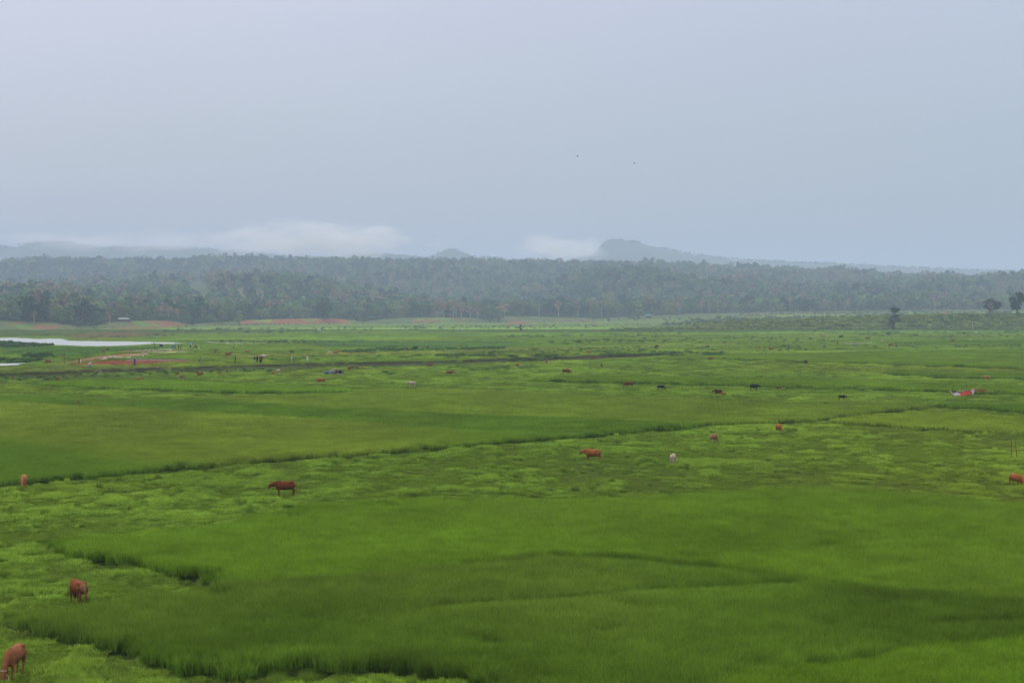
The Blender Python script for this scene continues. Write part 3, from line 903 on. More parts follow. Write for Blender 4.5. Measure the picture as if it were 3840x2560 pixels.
def tree_parts(seed, Hh, kind, leaves=700, leaf=None):
    """(trunk builder, crown arrays); kinds: round, tall, bare, cone, bush, umbrella, palm"""
    r = np.random.RandomState(seed); rd = random.Random(seed)
    tb = MB()
    cs = []; rs = []
    if kind == 'bush':
        n = 9
        for i in range(n):
            a = rd.random() * 6.28; q = rd.random() ** .5 * Hh * 0.6
            cs.append((math.cos(a) * q, math.sin(a) * q, Hh * rd.uniform(.25, .62))); rs.append(Hh * rd.uniform(.22, .34))
        tb.tube([(0, 0, -0.2), (0.05 * Hh, 0, Hh * .35)], [Hh * .04, Hh * .02], 5)
        for i in range(4):
            c = cs[i]; tb.tube([(0, 0, 0), (c[0] * .5, c[1] * .5, c[2] * .6), c], [Hh * .025, Hh * .018, Hh * .008], 4)
    else:
        sp = {'full': (.50, .27, .46), 'round': (.62, .30, .36), 'tall': (.70, .17, .30), 'bare': (.72, .22, .26), 'cone': (.55, .13, .45), 'umbrella': (.60, .42, .34), 'palm': (.9, .2, .1)}[kind]
        bx, by = rd.uniform(-.05, .05) * Hh, rd.uniform(-.05, .05) * Hh
        rt = Hh * (.020 if kind in ('tall', 'bare', 'palm') else .028)
        top = Hh * (.93 if kind in ('tall', 'cone', 'bare', 'palm') else .62)
        tb.tube([(0, 0, -.4), (bx * .3, by * .3, top * .3), (bx, by, top * .65), (bx * 1.2, by * 1.2, top)], [rt * 1.5, rt, rt * .75, rt * .3], 6)
        n = {'full': 18, 'round': 15, 'tall': 11, 'bare': 10, 'cone': 10, 'umbrella': 16, 'palm': 1}[kind]
        if kind == 'palm':
            pass
        for i in range(n):
            if kind == 'palm': break
            a = i * 2.4 + rd.uniform(-.4, .4)
            hz_ = sp[0] * Hh + (rd.random() - .45) * 2 * sp[2] * Hh * .8
            hz_ = min(hz_, Hh * .93)
            prof = math.sqrt(max(.08, 1 - ((hz_ / Hh - sp[0]) / (sp[2] * 1.15)) ** 2))
            if kind == 'cone': prof = max(.2, 1.15 - (hz_ / Hh - .15) * 1.15)
            q = sp[1] * Hh * prof * (0.35 + 0.65 * rd.random())
            c = (bx + math.cos(a) * q, by + math.sin(a) * q, hz_)
            cs.append(c)
            rs.append(Hh * {'full': .17, 'round': .15, 'tall': .10, 'bare': .10, 'cone': .09, 'umbrella': .12}[kind] * rd.uniform(.75, 1.25))
            s0 = min(top * .9, hz_ * .55 if kind != 'umbrella' else hz_ * .45)
            tb.tube([(bx * s0 / top, by * s0 / top, s0), (c[0] * .5, c[1] * .5, (s0 + hz_) * .52), c], [rt * .5, rt * .35, rt * .12], 4)
    if kind == 'palm':
        v = []; f = []
        for i in range(17):
            a = i * 2.399; up = rd.uniform(-.2, .9); L = Hh * .26
            pr = None
            for s_ in range(6):
                t_ = s_ / 5
                rx = L * t_; z = Hh * .93 + up * L * t_ - (1.1 * L) * t_ * t_ * .8
                w_ = L * .10 * (1 - abs(t_ - .4))
                cx, cy_ = bx * 1.2 + math.cos(a) * rx, by * 1.2 + math.sin(a) * rx
                px_, py_ = -math.sin(a) * w_, math.cos(a) * w_
                v += [(cx - px_, cy_ - py_, z - w_ * .4), (cx, cy_, z), (cx + px_, cy_ + py_, z - w_ * .4)]
                if s_:
                    o = len(v) - 6
                    f += [(o, o + 1, o + 4, o + 3), (o + 1, o + 2, o + 5, o + 4)]
        v = np.array(v); f = np.array(f); rv = r.rand(len(v))
        return tb, (v, f, rv)
    if kind == 'bare': leaves = int(leaves * .45)
    lf = leaf or Hh * .055
    return tb, leaf_quads(r, np.array(cs), np.array(rs), leaves, lf, .8)

def tree_proto(name, seed, Hh, kind, leaves, bark, leafm, leaf=None):
    """one mesh holding trunk and crown, for the wood that reads as one mass"""
    tb, (v, f, rv) = tree_parts(seed, Hh, kind, leaves, leaf)
    tv = np.array(tb.v); tf = [q for q in tb.f if len(q) == 4]
    allv = np.concatenate([v, tv]); allf = np.concatenate([f, np.array(tf) + len(v)])
    mi = np.concatenate([np.zeros(len(f), int), np.ones(len(tf), int)])
    me = np_mesh(name, allv, allf, [leafm, bark], {"rv": ("FLOAT", "POINT", np.concatenate([rv, np.full(len(tv), .5)]))}, mi)
    return bpy.data.objects.new(name, me)

FP = []
for k, (kd, hh, n) in enumerate((('full', 12, 520), ('full', 11, 500), ('full', 14, 560), ('umbrella', 13, 520), ('full', 15, 560), ('round', 14, 460), ('full', 9, 460), ('cone', 14, 460), ('bare', 13, 520), ('bare', 14, 520), ('bush', 6, 380), ('bush', 7, 380))):
    FP.append(tree_proto("forest_tree", 900 + k, hh, kd, n, M_pale if kd in ('bare',) else M_bark, M_forest, hh * .105))

def forest(name, x, y, zoff, label, cat, smin=.85, smax=1.75, warm=0.3):
    n = len(x)
    z = height(x, y) + zoff
    sp = fbm(x, y, 160, 201, 3)
    pick = np.where(rng.rand(n) < .12 + 0.4 * (sp > .54), rng.randint(4, 10, n), rng.randint(0, 4, n))
    pick = np.where(rng.rand(n) < .22, rng.randint(10, 12, n), pick)
    s = (smin + (smax - smin) * rng.rand(n) ** 1.6) * (0.72 + 0.56 * fbm(x, y, 55, 207, 2))
    a = rng.rand(n)
    big = fbm(x, y, 110, 203, 3)
    pal = np.array([(0.034, 0.078, 0.034), (0.062, 0.125, 0.042), (0.098, 0.160, 0.050), (0.150, 0.150, 0.075), (0.150, 0.120, 0.085), (0.018, 0.046, 0.026)])
    ii = np.floor(np.clip(big * 5 - 0.6 + rng.randn(n) * 1.0, 0, 4.99)).astype(int)
    ii = np.where(rng.rand(n) < .18, 5, ii)
    ii = np.where(pick >= 8, np.where(pick < 10, rng.randint(3, 5, n), ii), ii)
    tint = pal[ii] * (0.70 + 0.55 * rng.rand(n))[:, None] * (0.9 + 0.5 * fbm(x, y, 240, 205, 2))[:, None]
    rot = np.stack([0 * a, 0 * a, a * 6.283], 1)
    sc = np.stack([s * (0.9 + .3 * rng.rand(n)), s * (0.9 + .3 * rng.rand(n)), s], 1)
    return scatter(name, FP, np.stack([x, y, z - 0.3], 1), rot, sc, tint, pick, label, cat)

def hill_points():
    ys = []
    y = 1080.0
    pts = []
    while y < 3950:
        hw = 1920 / F * y * 1.16 + 60
        sp = 13.0 if y < 2700 else 14.0
        xs = np.arange(-hw, hw, sp)
        pts.append(np.stack([xs, np.full_like(xs, y)], 1)); y += sp * (1.0 if y < 3350 else 2.0)
    p = np.concatenate(pts)
    p += (rng.rand(*p.shape) - .5) * 10
    x, y = p[:, 0], p[:, 1]
    u = 1920 + F * x / y
    ya = np.interp(u, *YA)
    m = y > ya + 60 + 30 * fbm(x, y, 60, 211, 2) + np.where(u > 2500, 30, 0)
    x, y = x[m], y[m]
    z = height(x, y)
    uu, vv = project(x, y, z)
    m = np.ones(len(x), bool)
    for poly, col in CLEAR:
        m &= ~inside(uu, vv, poly)
    dens = fbm(x, y, 70, 212, 3)
    m &= rng.rand(len(x)) < np.clip(1.55 - 1.6 * np.abs(dens - .42), .3, 1)
    return x[m], y[m]
fx, fy = hill_points()
forest("forest", fx, fy, 0.0, "dense mixed woodland covering the long hillside behind the plain", "forest")

# ---------------------------------------------------------------- far mountains
M_mtn = mat("mountain_forest", (0.060, 0.085, 0.050), 0.95, 0.35, 0.01, spec=0.05)
def mountain(prof, y0, label, seed, u0, u1):
    us = np.arange(u0, u1, 4.0)
    ysx = y0 + np.concatenate([np.linspace(-1000, 0, 16), np.linspace(80, 900, 8)])
    pu, pv = zip(*prof)
    sky_v = np.interp(us, pu, pv)
    V = []
    for j, y in enumerate(ysx):
        x = (us - 1920) * y0 / F
        zt = zat(sky_v, y0) 
        k = 1 - np.clip((y0 - y) / 1000, 0, 1) ** 1.2 if y <= y0 else 1 - ((y - y0) / 900) ** 1.3
        zz = 10 + (zt - 10) * k
        zz = zz + (fbm(x, 0 * x + y, 180, seed, 4) - .5) * 60 * (1 - abs(2 * k - 1)) 
        zz = zz + (fbm(x, 0 * x + y, 30, seed + 3, 4) - .5) * 26 * k
        V.append(np.stack([x, 0 * x + y, np.maximum(zz, -5)], 1))
    nx = len(us)
    V = np.concatenate(V)
    i = np.arange(len(ysx) - 1)[:, None] * nx + np.arange(nx - 1)[None, :]
    f = np.stack([i, i + 1, i + 1 + nx, i + nx], -1).reshape(-1, 4)
    o = link("mountain", np_mesh("mountain", V, f, [M_mtn], smooth_=True))
    tag(o, label, "mountain", kind="structure")
    # trees along the crest
    r = np.random.RandomState(seed)
    n = int((u1 - u0) / 2.5)
    uu = u0 + r.rand(n) * (u1 - u0)
    yy = y0 + (r.rand(n) - .75) * 160
    xx = (uu - 1920) * y0 / F
    zz = zat(np.interp(uu, pu, pv), y0) + (yy - y0) * 0.06 - 4
    return xx, yy, zz
mp = []
mp.append(mountain([(-2500, 930), (-600, 935), (0, 921), (40, 924), (75, 930), (115, 912), (160, 908), (200, 905), (260, 908), (330, 922), (400, 927), (560, 924), (640, 924), (700, 925), (760, 927), (850, 940), (1000, 950), (1100, 962), (1240, 966), (1330, 952), (1500, 956), (1600, 966), (1650, 948), (1675, 938), (1700, 936), (1725, 942), (1760, 958), (1850, 966), (1960, 985), (2060, 1000), (2300, 1060)], 5800, "long low blue mountain ridge in mist at the left", 301, -1700, 2300))
mp.append(mountain([(1900, 1060), (2080, 990), (2180, 962), (2230, 945), (2255, 920), (2268, 906), (2280, 899), (2330, 899), (2395, 907), (2412, 918), (2440, 928), (2500, 931), (2560, 945), (2640, 957), (2700, 965), (2850, 977), (3000, 981), (3100, 986), (3300, 997), (3500, 1004), (3700, 1013), (3840, 1018), (5600, 1010)], 6300, "blue flat topped mountain sloping down to the right", 311, 1930, 5500))
xx, yy, zz = (np.concatenate(q) for q in zip(*mp))
n = len(xx)
scatter("crest_trees", FP, np.stack([xx, yy, zz], 1), np.stack([0 * xx, 0 * xx, rng.rand(n) * 6], 1), np.repeat((.35 + .5 * rng.rand(n) ** 2)[:, None], 3, 1), np.tile((0.05, 0.08, 0.045), (n, 1)), rng.randint(0, 5, n), "hazy trees along the crests of the far mountains", "forest")

# ---------------------------------------------------------------- mist on the ridge
def mist(name, cx, cyy, cz, rx, ry, rz, dens, seed, label):
    m = bpy.data.materials.new("mist_vapour"); m.use_nodes = True
    t = m.node_tree; t.nodes.clear(); N = t.nodes.new; L = t.links.new
    o = N("ShaderNodeOutputMaterial"); v = N("ShaderNodeVolumePrincipled")
    v.inputs['Color'].default_value = (1.0, 0.955, 0.93, 1)
    c = N("ShaderNodeTexCoord"); n_ = N("ShaderNodeTexNoise"); n_.noise_dimensions = '4D'; n_.inputs['W'].default_value = seed
    mp_ = N("ShaderNodeMapping"); mp_.inputs['Scale'].default_value = (rx / 150.0, ry / 260.0, rz / 46.0)
    L(c.outputs['Object'], mp_.inputs[0]); L(mp_.outputs[0], n_.inputs['Vector'])
    n_.inputs['Scale'].default_value = 1.0; n_.inputs['Detail'].default_value = 5; n_.inputs['Roughness'].default_value = 0.6
    ln = N("ShaderNodeVectorMath"); ln.operation = 'LENGTH'; L(c.outputs['Object'], ln.inputs[0])
    sb = N("ShaderNodeMath"); sb.operation = 'SUBTRACT'; sb.inputs[0].default_value = 1.0; L(ln.outputs['Value'], sb.inputs[1])
    ad = N("ShaderNodeMath"); ad.operation = 'MULTIPLY_ADD'; L(n_.outputs[0], ad.inputs[0]); ad.inputs[1].default_value = 2.7
    L(sb.outputs[0], ad.inputs[2])
    s2 = N("ShaderNodeMath"); s2.operation = 'SUBTRACT'; L(ad.outputs[0], s2.inputs[0]); s2.inputs[1].default_value = 1.58
    cl = N("ShaderNodeMapRange"); cl.inputs[1].default_value = 0.0; cl.inputs[2].default_value = 0.7; cl.inputs[3].default_value = 0.0; cl.inputs[4].default_value = dens
    L(s2.outputs[0], cl.inputs[0]); 
    edge = N("ShaderNodeMapRange"); edge.inputs[1].default_value = 0.0; edge.inputs[2].default_value = 0.35; L(sb.outputs[0], edge.inputs[0])
    mu = N("ShaderNodeMath"); mu.operation = 'MULTIPLY'; L(cl.outputs[0], mu.inputs[0]); L(edge.outputs[0], mu.inputs[1])
    L(mu.outputs[0], v.inputs['Density']); L(v.outputs[0], o.inputs['Volume'])
    b = MB(); b.ball((0, 0, 0), 1.0, 20, 12)
    ob = b.build(name, m, None, False, (cx, cyy, cz)); ob.scale = (rx, ry, rz)
    tag(ob, label, "mist", kind="stuff")
def mist_px(u0, u1, v0, v1, y, ry, dens, seed, label):
    cx = ((u0 + u1) / 2 - 1920) * y / F
    zt, zb_ = zat(v0, y), zat(v1, y)
    mist("mist", cx, y, (zt + zb_) / 2, (u1 - u0) / 2 * y / F, ry, (zt - zb_) / 2, dens, seed, label)
mist_px(-250, 1100, 852, 958, 5450, 230, 0.0038, 1.0, "thin white mist bank lying along the left mountain ridge")
mist_px(700, 1740, 800, 1010, 5000, 320, 0.0100, 5.3, "tall white mist bank hiding the middle of the left ridge")
mist_px(1860, 2330, 860, 1000, 5250, 260, 0.0080, 9.1, "small white mist patch left of the flat topped mountain")

# ---------------------------------------------------------------- cattle
def coat(name, body, pale=None, legs=None, belly=None):
    """short hair with paler rump, belly or stockings, placed on the body itself"""
    m = bpy.data.materials.new(name); m.use_nodes = True
    t = m.node_tree; b = t.nodes["Principled BSDF"]; N = t.nodes.new; L = t.links.new
    b.inputs['Roughness'].default_value = 0.8; b.inputs['Specular IOR Level'].default_value = 0.06
    co = N("ShaderNodeTexCoord"); n = N("ShaderNodeTexNoise"); n.inputs['Scale'].default_value = 4; n.inputs['Detail'].default_value = 5
    L(co.outputs['Object'], n.inputs['Vector'])
    r = N("ShaderNodeMapRange"); r.inputs[1].default_value = .3; r.inputs[2].default_value = .7; r.inputs[3].default_value = .72; r.inputs[4].default_value = 1.28
    L(n.outputs[0], r.inputs[0])
    sp_ = N("ShaderNodeSeparateXYZ"); L(co.outputs['Object'], sp_.inputs[0])
    cur = N("ShaderNodeRGB"); cur.outputs[0].default_value = (*body, 1); cur = cur.outputs[0]
    def lay(col, sock, a, z):
        nonlocal cur
        mr_ = N("ShaderNodeMapRange"); mr_.inputs[1].default_value = a; mr_.inputs[2].default_value = z; L(sock, mr_.inputs[0])
        mx = N("ShaderNodeMix"); mx.data_type = 'RGBA'; L(mr_.outputs[0], mx.inputs[0]); L(cur, mx.inputs[6]); mx.inputs[7].default_value = (*col, 1)
        cur = mx.outputs[2]
    if pale: lay(pale, sp_.outputs[0], -.62, -.82)
    if legs: lay(legs, sp_.outputs[2], .52, .30)
    if belly: lay(belly, sp_.outputs[2], .62, .50)
    vm = N("ShaderNodeVectorMath"); vm.operation = 'SCALE'; L(cur, vm.inputs[0]); L(r.outputs[0], vm.inputs['Scale'])
    L(vm.outputs[0], b.inputs['Base Color'])
    return m
COAT = {
    'red': coat("dark_red_coat", (0.110, 0.030, 0.010), pale=(0.150, 0.050, 0.018)),
    'brown': coat("red_brown_coat", (0.150, 0.047, 0.016), pale=(0.26, 0.145, 0.080), legs=(0.149, 0.059, 0.022)),
    'orange': coat("orange_brown_coat", (0.215, 0.075, 0.022), pale=(0.208, 0.087, 0.031), legs=(0.223, 0.111, 0.047)),
    'ginger': coat("ginger_coat", (0.270, 0.115, 0.045), pale=(0.310, 0.150, 0.061), legs=(0.208, 0.095, 0.039)),
    'patch': coat("orange_white_coat", (0.208, 0.067, 0.019), pale=(0.434, 0.372, 0.310), legs=(0.422, 0.372, 0.322)),
    'tan': coat("tan_coat", (0.208, 0.095, 0.039), pale=(0.341, 0.245, 0.151), legs=(0.310, 0.224, 0.139)),
    'cream': coat("cream_coat", (0.360, 0.273, 0.211), pale=(0.409, 0.360, 0.310), legs=(0.384, 0.335, 0.285)),
    'grey': coat("grey_necked_coat", (0.180, 0.066, 0.028), pale=(0.169, 0.056, 0.019)),
    'dark': coat("dark_brown_coat", (0.048, 0.016, 0.007)),
    'black': coat("black_coat", (0.013, 0.012, 0.013)),
    'white': coat("white_coat", (0.446, 0.434, 0.409)),
}
M_horn = mat("horn", (0.16, 0.14, 0.11), 0.5, 0.3)
M_hoof = mat("hoof", (0.03, 0.025, 0.02), 0.5)
M_eye = mat("eye", (0.01, 0.01, 0.01), 0.15)
M_rope = mat("rope", (0.55, 0.48, 0.38), 0.9, 0.2)
M_tuft = mat("tail_tuft", (0.03, 0.022, 0.018), 0.8)

def bez(pts, n=10):
    """smooth chain through points"""
    pts = [Vector(p) for p in pts]
    out_ = []
    for i in range(len(pts) - 1):
        p0 = pts[max(i - 1, 0)]; p1 = pts[i]; p2 = pts[i + 1]; p3 = pts[min(i + 2, len(pts) - 1)]
        for j in range(n):
            t_ = j / n
            out_.append(0.5 * ((2 * p1) + (p2 - p0) * t_ + (2 * p0 - 5 * p1 + 4 * p2 - p3) * t_ ** 2 + (-p0 + 3 * p1 - 3 * p2 + p3) * t_ ** 3))
    out_.append(pts[-1])
    return out_

def beast_meshes(pose, breed, seed=0, yaw=0.0):
    """body, ears, horns, tail of one animal facing +X, feet at z=0, back about 1.15 m"""
    B = breed == 'buffalo'
    fat = 1.12 if B else (0.88 if breed == 'calf' else 1.0)
    mb = MB()
    lie = pose == 'lie'
    dz = -0.50 if lie else 0.0
    lk = {'calf': 1.12, 'goat': .95}.get(breed, 1.0)
    def Z(z): return z + dz
    st = [(-.74, .92, .09, .12), (-.66, .90, .19, .24), (-.52, .85, .225, .30), (-.25, .81, .25 * fat, .31 * fat), (.05, .79, .26 * fat, .33 * fat), (.30, .81, .235 * fat, .33), (.46, .82, .20, .32), (.57, .84, .14, .24)]
    pts = [(a, 0, Z(b)) for a, b, c, d in st]
    mb.tube(pts, [(c, d) for a, b, c, d in st], 14, up=(0, 0, 1))
    # hump, hip bones, brisket
    if breed == 'cow': mb.ball((.36, 0, Z(1.09)), (.15, .07, .09))
    for s in (-1, 1): mb.ball((-.50, s * .17, Z(1.04)), (.09, .06, .07))
    mb.ball((.50, 0, Z(.66)), (.14, .08, .20))
    if breed == 'cow': mb.ball((-.42, 0, Z(.56)), (.11, .09, .07))
    # legs
    def leg(x, s, hind, sw):
        if lie:
            if hind:
                mb.tube([(x, s * .20, .34), (x + .28, s * .27, .17), (x + .02, s * .29, .07), (x + .30, s * .27, .05)], [.15, .10, .055, .04], 8)
            else:
                mb.tube([(x, s * .16, .30), (x + .16, s * .18, .10), (x + .02, s * .20, .05), (x - .12, s * .2, .05)], [.11, .07, .05, .04], 8)
            return
        if hind:
            mb.tube([(x + .04, s * .13, .86), (x + .05 + sw * .3, s * .15, .66), (x - .07 + sw * .8, s * .13, .42), (x - .01 + sw, s * .13, .22), (x + .01 + sw, s * .13, .07), (x + .05 + sw, s * .13, .0)], [(.17, .13), (.13, .10), .058, .042, .045, .055], 8)
        else:
            mb.tube([(x, s * .14, .80), (x + .01 + sw * .3, s * .15, .56), (x + sw * .7, s * .14, .34), (x + sw * .9, s * .13, .18), (x + sw, s * .13, .06), (x + .03 + sw, s * .13, .0)], [(.12, .10), .078, .056, .040, .044, .055], 8)
    w = {'walk': (.16, -.14, -.12, .18), 'graze': (.08, -.10, .05, -.05)}.get(pose, (.02, -.03, .04, -.06))
    leg(.42, 1, False, w[0]); leg(.42, -1, False, w[1]); leg(-.58, 1, True, w[2]); leg(-.58, -1, True, w[3])
    # neck and head
    if pose == 'graze':
        nk = [(.48, 0, .93), (.70, .05 * yaw, .76), (.88, .16 * yaw, .50)]
        pol = Vector((.93, .22 * yaw, .42)); muz = Vector((1.08, .30 * yaw, .06))
    elif pose == 'low':
        nk = [(.48, 0, .95), (.72, .06 * yaw, .92), (.88, .14 * yaw, .88)]
        pol = Vector((.95, .16 * yaw, .90)); muz = Vector((1.22, .24 * yaw, .60))
    elif pose == 'lie':
        nk = [(.48, 0, .42), (.68, .04 * yaw, .58), (.84, .08 * yaw, .72)]
        pol = Vector((.90, .1 * yaw, .76)); muz = Vector((1.20, .2 * yaw, .62))
    else:
        nk = [(.48, 0, .95), (.72, .05 * yaw, .98), (.92, .10 * yaw, 1.02)]
        pol = Vector((1.0, .12 * yaw, 1.05)); muz = Vector((1.30, .22 * yaw, .84))
    nr = [(.16, .25), (.115, .19), (.095, .145)]
    if B: nr = [(.17, .25), (.14, .20), (.11, .15)]
    mb.tube(nk + [tuple(pol)], nr + [.08], 10, up=(0, 0, 1) if pose != 'graze' else (1, 0, 0.3))
    d = (muz - pol)
    side = d.cross(Vector((0, 0, 1))).normalized()
    upv = side.cross(d).normalized()
    mb.tube([pol - d * .12, pol + d * .15, pol + d * .45, pol + d * .8, muz], [(.085, .10), (.120, .135), (.098, .115), (.072, .080), (.066, .060)], 10, up=tuple(upv))
    vox = .034
    body = remesh(mb, vox, 2, "body")
    # ears
    ears = []
    for s in (-1, 1):
        e = MB(); b0 = pol + side * s * .08 + upv * .03
        tip_ = b0 + side * s * .23 - upv * .02 - d * .02
        e.tube([b0, b0.lerp(tip_, .45), tip_], [(.020, .03), (.014, .055), (.006, .012)], 6, up=tuple(upv))
        ears.append(e.mesh("ear", [], True))
    horns = []
    if breed in ('cow', 'buffalo'):
        for s in (-1, 1):
            h = MB(); b0 = pol + side * s * .07 + upv * .075 - d * .1
            if B:
                pth = [b0, b0 + side * s * .16 - d * .12 + upv * .02, b0 + side * s * .24 - d * .42 + upv * .10, b0 + side * s * .15 - d * .75 + upv * .20]
                h.tube(bez(pth, 4), [.038 - .032 * k / 12 for k in range(13)], 6)
            else:
                pth = [b0, b0 + side * s * .05 + upv * .05, b0 + side * s * .08 + upv * .12 + d * .02]
                h.tube(bez(pth, 3), [.022 - .016 * k / 6 for k in range(7)], 6)
            horns.append(h.mesh("horn", [M_horn], True))
    eyes = []
    for s in (-1, 1):
        e = MB(); c = pol + d * .32 + side * s * .085 + upv * .05
        e.ball(c, .018, 6, 5); eyes.append(e.mesh("eye", [M_eye], True))
    tl = MB()
    if lie: tp = [(-.76, 0, .50), (-.86, .03, .38), (-.86, .12, .15), (-.72, .26, .06)]
    elif pose == 'swish': tp = [(-.76, 0, 1.02), (-.92, .10, .96), (-1.0, .34, .84), (-.98, .46, .60)]
    else: tp = [(-.76, 0, 1.02), (-.85, .02, .92), (-.86, .03, .66), (-.84, .02, .38)]
    c = bez(tp, 4)
    tl.tube(c, [.030 - .018 * min(1, k / 9) for k in range(len(c) - 2)] + [.030, .012], 6)
    tail = tl.mesh("tail", [], True)
    if breed == 'goat': pass
    return dict(body=body, ear=ears, horn=horns, eye=eyes, tail=[tail])

_bc = {}
def beast_set(pose, breed, yaw):
    k = (pose, breed, yaw)
    if k not in _bc:
        _bc[k] = beast_meshes('stand' if pose == 'swish' else pose, breed, 0, yaw)
        if pose == 'swishgraze': pass
    return _bc[k]

_mesh_col = {}
def coloured(me, m):
    k = (me.name, m.name)
    if k not in _mesh_col:
        c = me.copy(); c.name = me.name.split('.')[0]
        c.materials.clear(); c.materials.append(m)
        _mesh_col[k] = c
    return _mesh_col[k]

def beast(u, v, hpx, head, pose, col, label, breed='cow', yaw=0.0, cat=None, group="cattle grazing on the plain", name=None, rope=False, tailm=None, dz=0.0):
    p = G(u, v)
    size = hpx / ppm(p.y) / (1.15 if pose != 'lie' else 0.66)
    S = beast_set(pose, breed, yaw)
    name = name or {'cow': 'cow', 'calf': 'calf', 'buffalo': 'buffalo', 'goat': 'goat'}[breed]
    o = empty(name, p + Vector((0, 0, (0.13 if v > 1440 else 0.12) + dz)), R(head) + math.atan((1920 - u) / F), size)
    tag(o, label, cat or name, group)
    m = COAT[col]
    link("body", coloured(S['body'], m), o)
    if hpx > 10:
        for q in S['ear']: link("ear", coloured(q, m), o)
        for q in S['horn']: link("horn", q, o)
        if hpx > 30:
            for q in S['eye']: link("eye", q, o)
    for q in S['tail']: link("tail", coloured(q, m if tailm is None else tailm), o)
    return o

# nearest animals
A = beast
A(293, 2274, 92, 112, 'graze', 'brown', "red-brown cow seen from behind grazing at the tip of the dark rice field", yaw=-1.0)
cowC = A(53, 2548, 116, -112, 'graze', 'grey', "thin red-brown cow with bony hips and greyish neck grazing in the bottom left corner", yaw=0.0)
A(1068, 1868, 60, 181, 'low', 'red', "dark red humped cow standing side-on in the pasture left of centre")
A(89, 1838, 52, -97, 'graze', 'ginger', "pale ginger cow grazing face-on near the left edge below the olive field")
A(2222, 1726, 50, 163, 'low', 'orange', "orange cow with horns walking left across the middle pasture")
A(2524, 1746, 40, 78, 'graze', 'cream', "cream cow seen from behind, nearest of the pale cattle right of centre")
A(2676, 1667, 36, 62, 'graze', 'tan', "tan cow with white hindquarters grazing away from the camera below the long crop edge")
A(2922, 1630, 37, -72, 'graze', 'orange', "orange cow grazing face-on just below the corner of the yellow green field")
A(3811, 1824, 52, -52, 'graze', 'orange', "orange cow grazing at the right edge below the bamboo frame")
# behind the long crop edge
A(2358, 1456, 23, 180, 'graze', 'red', "dark red cow grazing left, first of the line above the olive field")
A(2478, 1466, 20, -8, 'graze', 'black', "slim black cow grazing right, second of the line above the olive field")
A(2694, 1486, 23, 176, 'low', 'dark', "dark brown cow with black head standing beside its orange calf", breed='cow')
A(2713, 1489, 15, 170, 'low', 'orange', "small orange calf tucked behind the dark brown cow", breed='calf')
A(2828, 1466, 23, -3, 'low', 'black', "heavy black buffalo with swept horns walking right", breed='buffalo', group=None)
A(2921, 1467, 15, 176, 'low', 'brown', "lone brown calf facing left to the right of the black buffalo", breed='calf')
A(3157, 1503, 19, 2, 'low', 'black', "black heifer facing right below the dark green strip, left of the red tent", breed='cow')
A(2558, 1466, 11, 88, 'graze', 'orange', "tiny orange calf half hidden in grass, right of the slim black cow", breed='calf')
A(3697, 1429, 19, -30, 'graze', 'ginger', "ginger calf grazing above the red tent", breed='calf')
A(293, 1520, 13, 60, 'stand', 'brown', "brown calf standing shoulder deep in the green crop at the left", breed='calf', dz=0.0)
A(2123, 1407, 22, -8, 'graze', 'red', "dark red cow grazing right above the thin crop strip in the centre")
A(1544, 1453, 21, 176, 'low', 'cream', "cream cow with ginger saddle facing left in the centre left pasture", yaw=0.0)
A(1205, 1444, 22, 180, 'graze', 'orange', "orange cow grazing left below the dark hut")
A(1686, 1411, 20, 8, 'low', 'brown', "red-brown cow facing right between the hut and the river bank cow")
A(1614, 1371, 14, 3, 'low', 'brown', "stout red-brown cow standing against the dark river bank")
A(1022, 1411, 17, -100, 'graze', 'patch', "orange and white cow grazing face-on, left of the cream cow by the bank")
A(1043, 1404, 18, -120, 'low', 'cream', "cream cow with raised shoulders standing just right of the orange and white one")
A(665, 1409, 11, 178, 'stand', 'brown', "red-brown cow standing on the river bank slope behind the white legged calf")
A(681, 1425, 15, -20, 'low', 'patch', "orange calf with white legs at the foot of the river bank", breed='calf')
A(750, 1411, 11, 180, 'lie', 'brown', "brown cow lying on the bank slope beside the green stake")
A(821, 1407, 12, -30, 'graze', 'orange', "small orange cow grazing on the slope beside the brown stake", breed='calf')
A(521, 1427, 9, 0, 'lie', 'orange', "orange cow lying in the bright crop strip at the left")
A(217, 1430, 13, 150, 'graze', 'brown', "brown cow on the dark bank slope near the left edge")
A(1310, 1391, 15, -60, 'low', 'brown', "brown cow with white legs standing right of the hut beside a black calf")
A(1320, 1386, 10, 10, 'low', 'black', "black calf beside the brown cow right of the hut", breed='calf')
A(1341, 1388, 11, 180, 'low', 'brown', "brown calf walking left, middle one of three right of the hut", breed='calf')
A(1360, 1388, 10, 175, 'low', 'orange', "orange calf, rightmost of three right of the hut", breed='calf')
A(1941, 1380, 16, -60, 'graze', 'patch', "ginger and white cow grazing by the tall weeds in the centre")
A(2048, 1367, 16, 70, 'low', 'patch', "orange cow seen from behind at the edge of the scrub in the centre")
A(2256, 1379, 15, -80, 'graze', 'brown', "brown and white cow grazing face-on right of centre below the scrub")
A(2210, 1330, 13, -170, 'low', 'patch', "orange calf with white hind legs in the scrub", breed='calf')
A(2228, 1350, 12, 177, 'low', 'brown', "red-brown cow lying low in the shade of the scrub edge")
A(2664, 1354, 13, 5, 'low', 'brown', "red-brown cow at the far edge of the smooth right field, beside a smaller calf")
A(2714, 1351, 10, 2, 'low', 'patch', "small brown calf with white rump right of the red-brown cow", breed='calf')
A(3022, 1367, 16, 75, 'graze', 'dark', "dark brown cow seen from behind below the broad smooth field at the right")
A(2464, 1305, 10, 180, 'graze', 'dark', "dark brown cow grazing on the pale track right of centre")
A(2654, 1306, 9, 170, 'low', 'dark', "dark cow half hidden in the scrub right of centre")
A(2847, 1311, 13, -90, 'stand', 'orange', "orange calf by the weeds in the right middle distance", breed='calf')
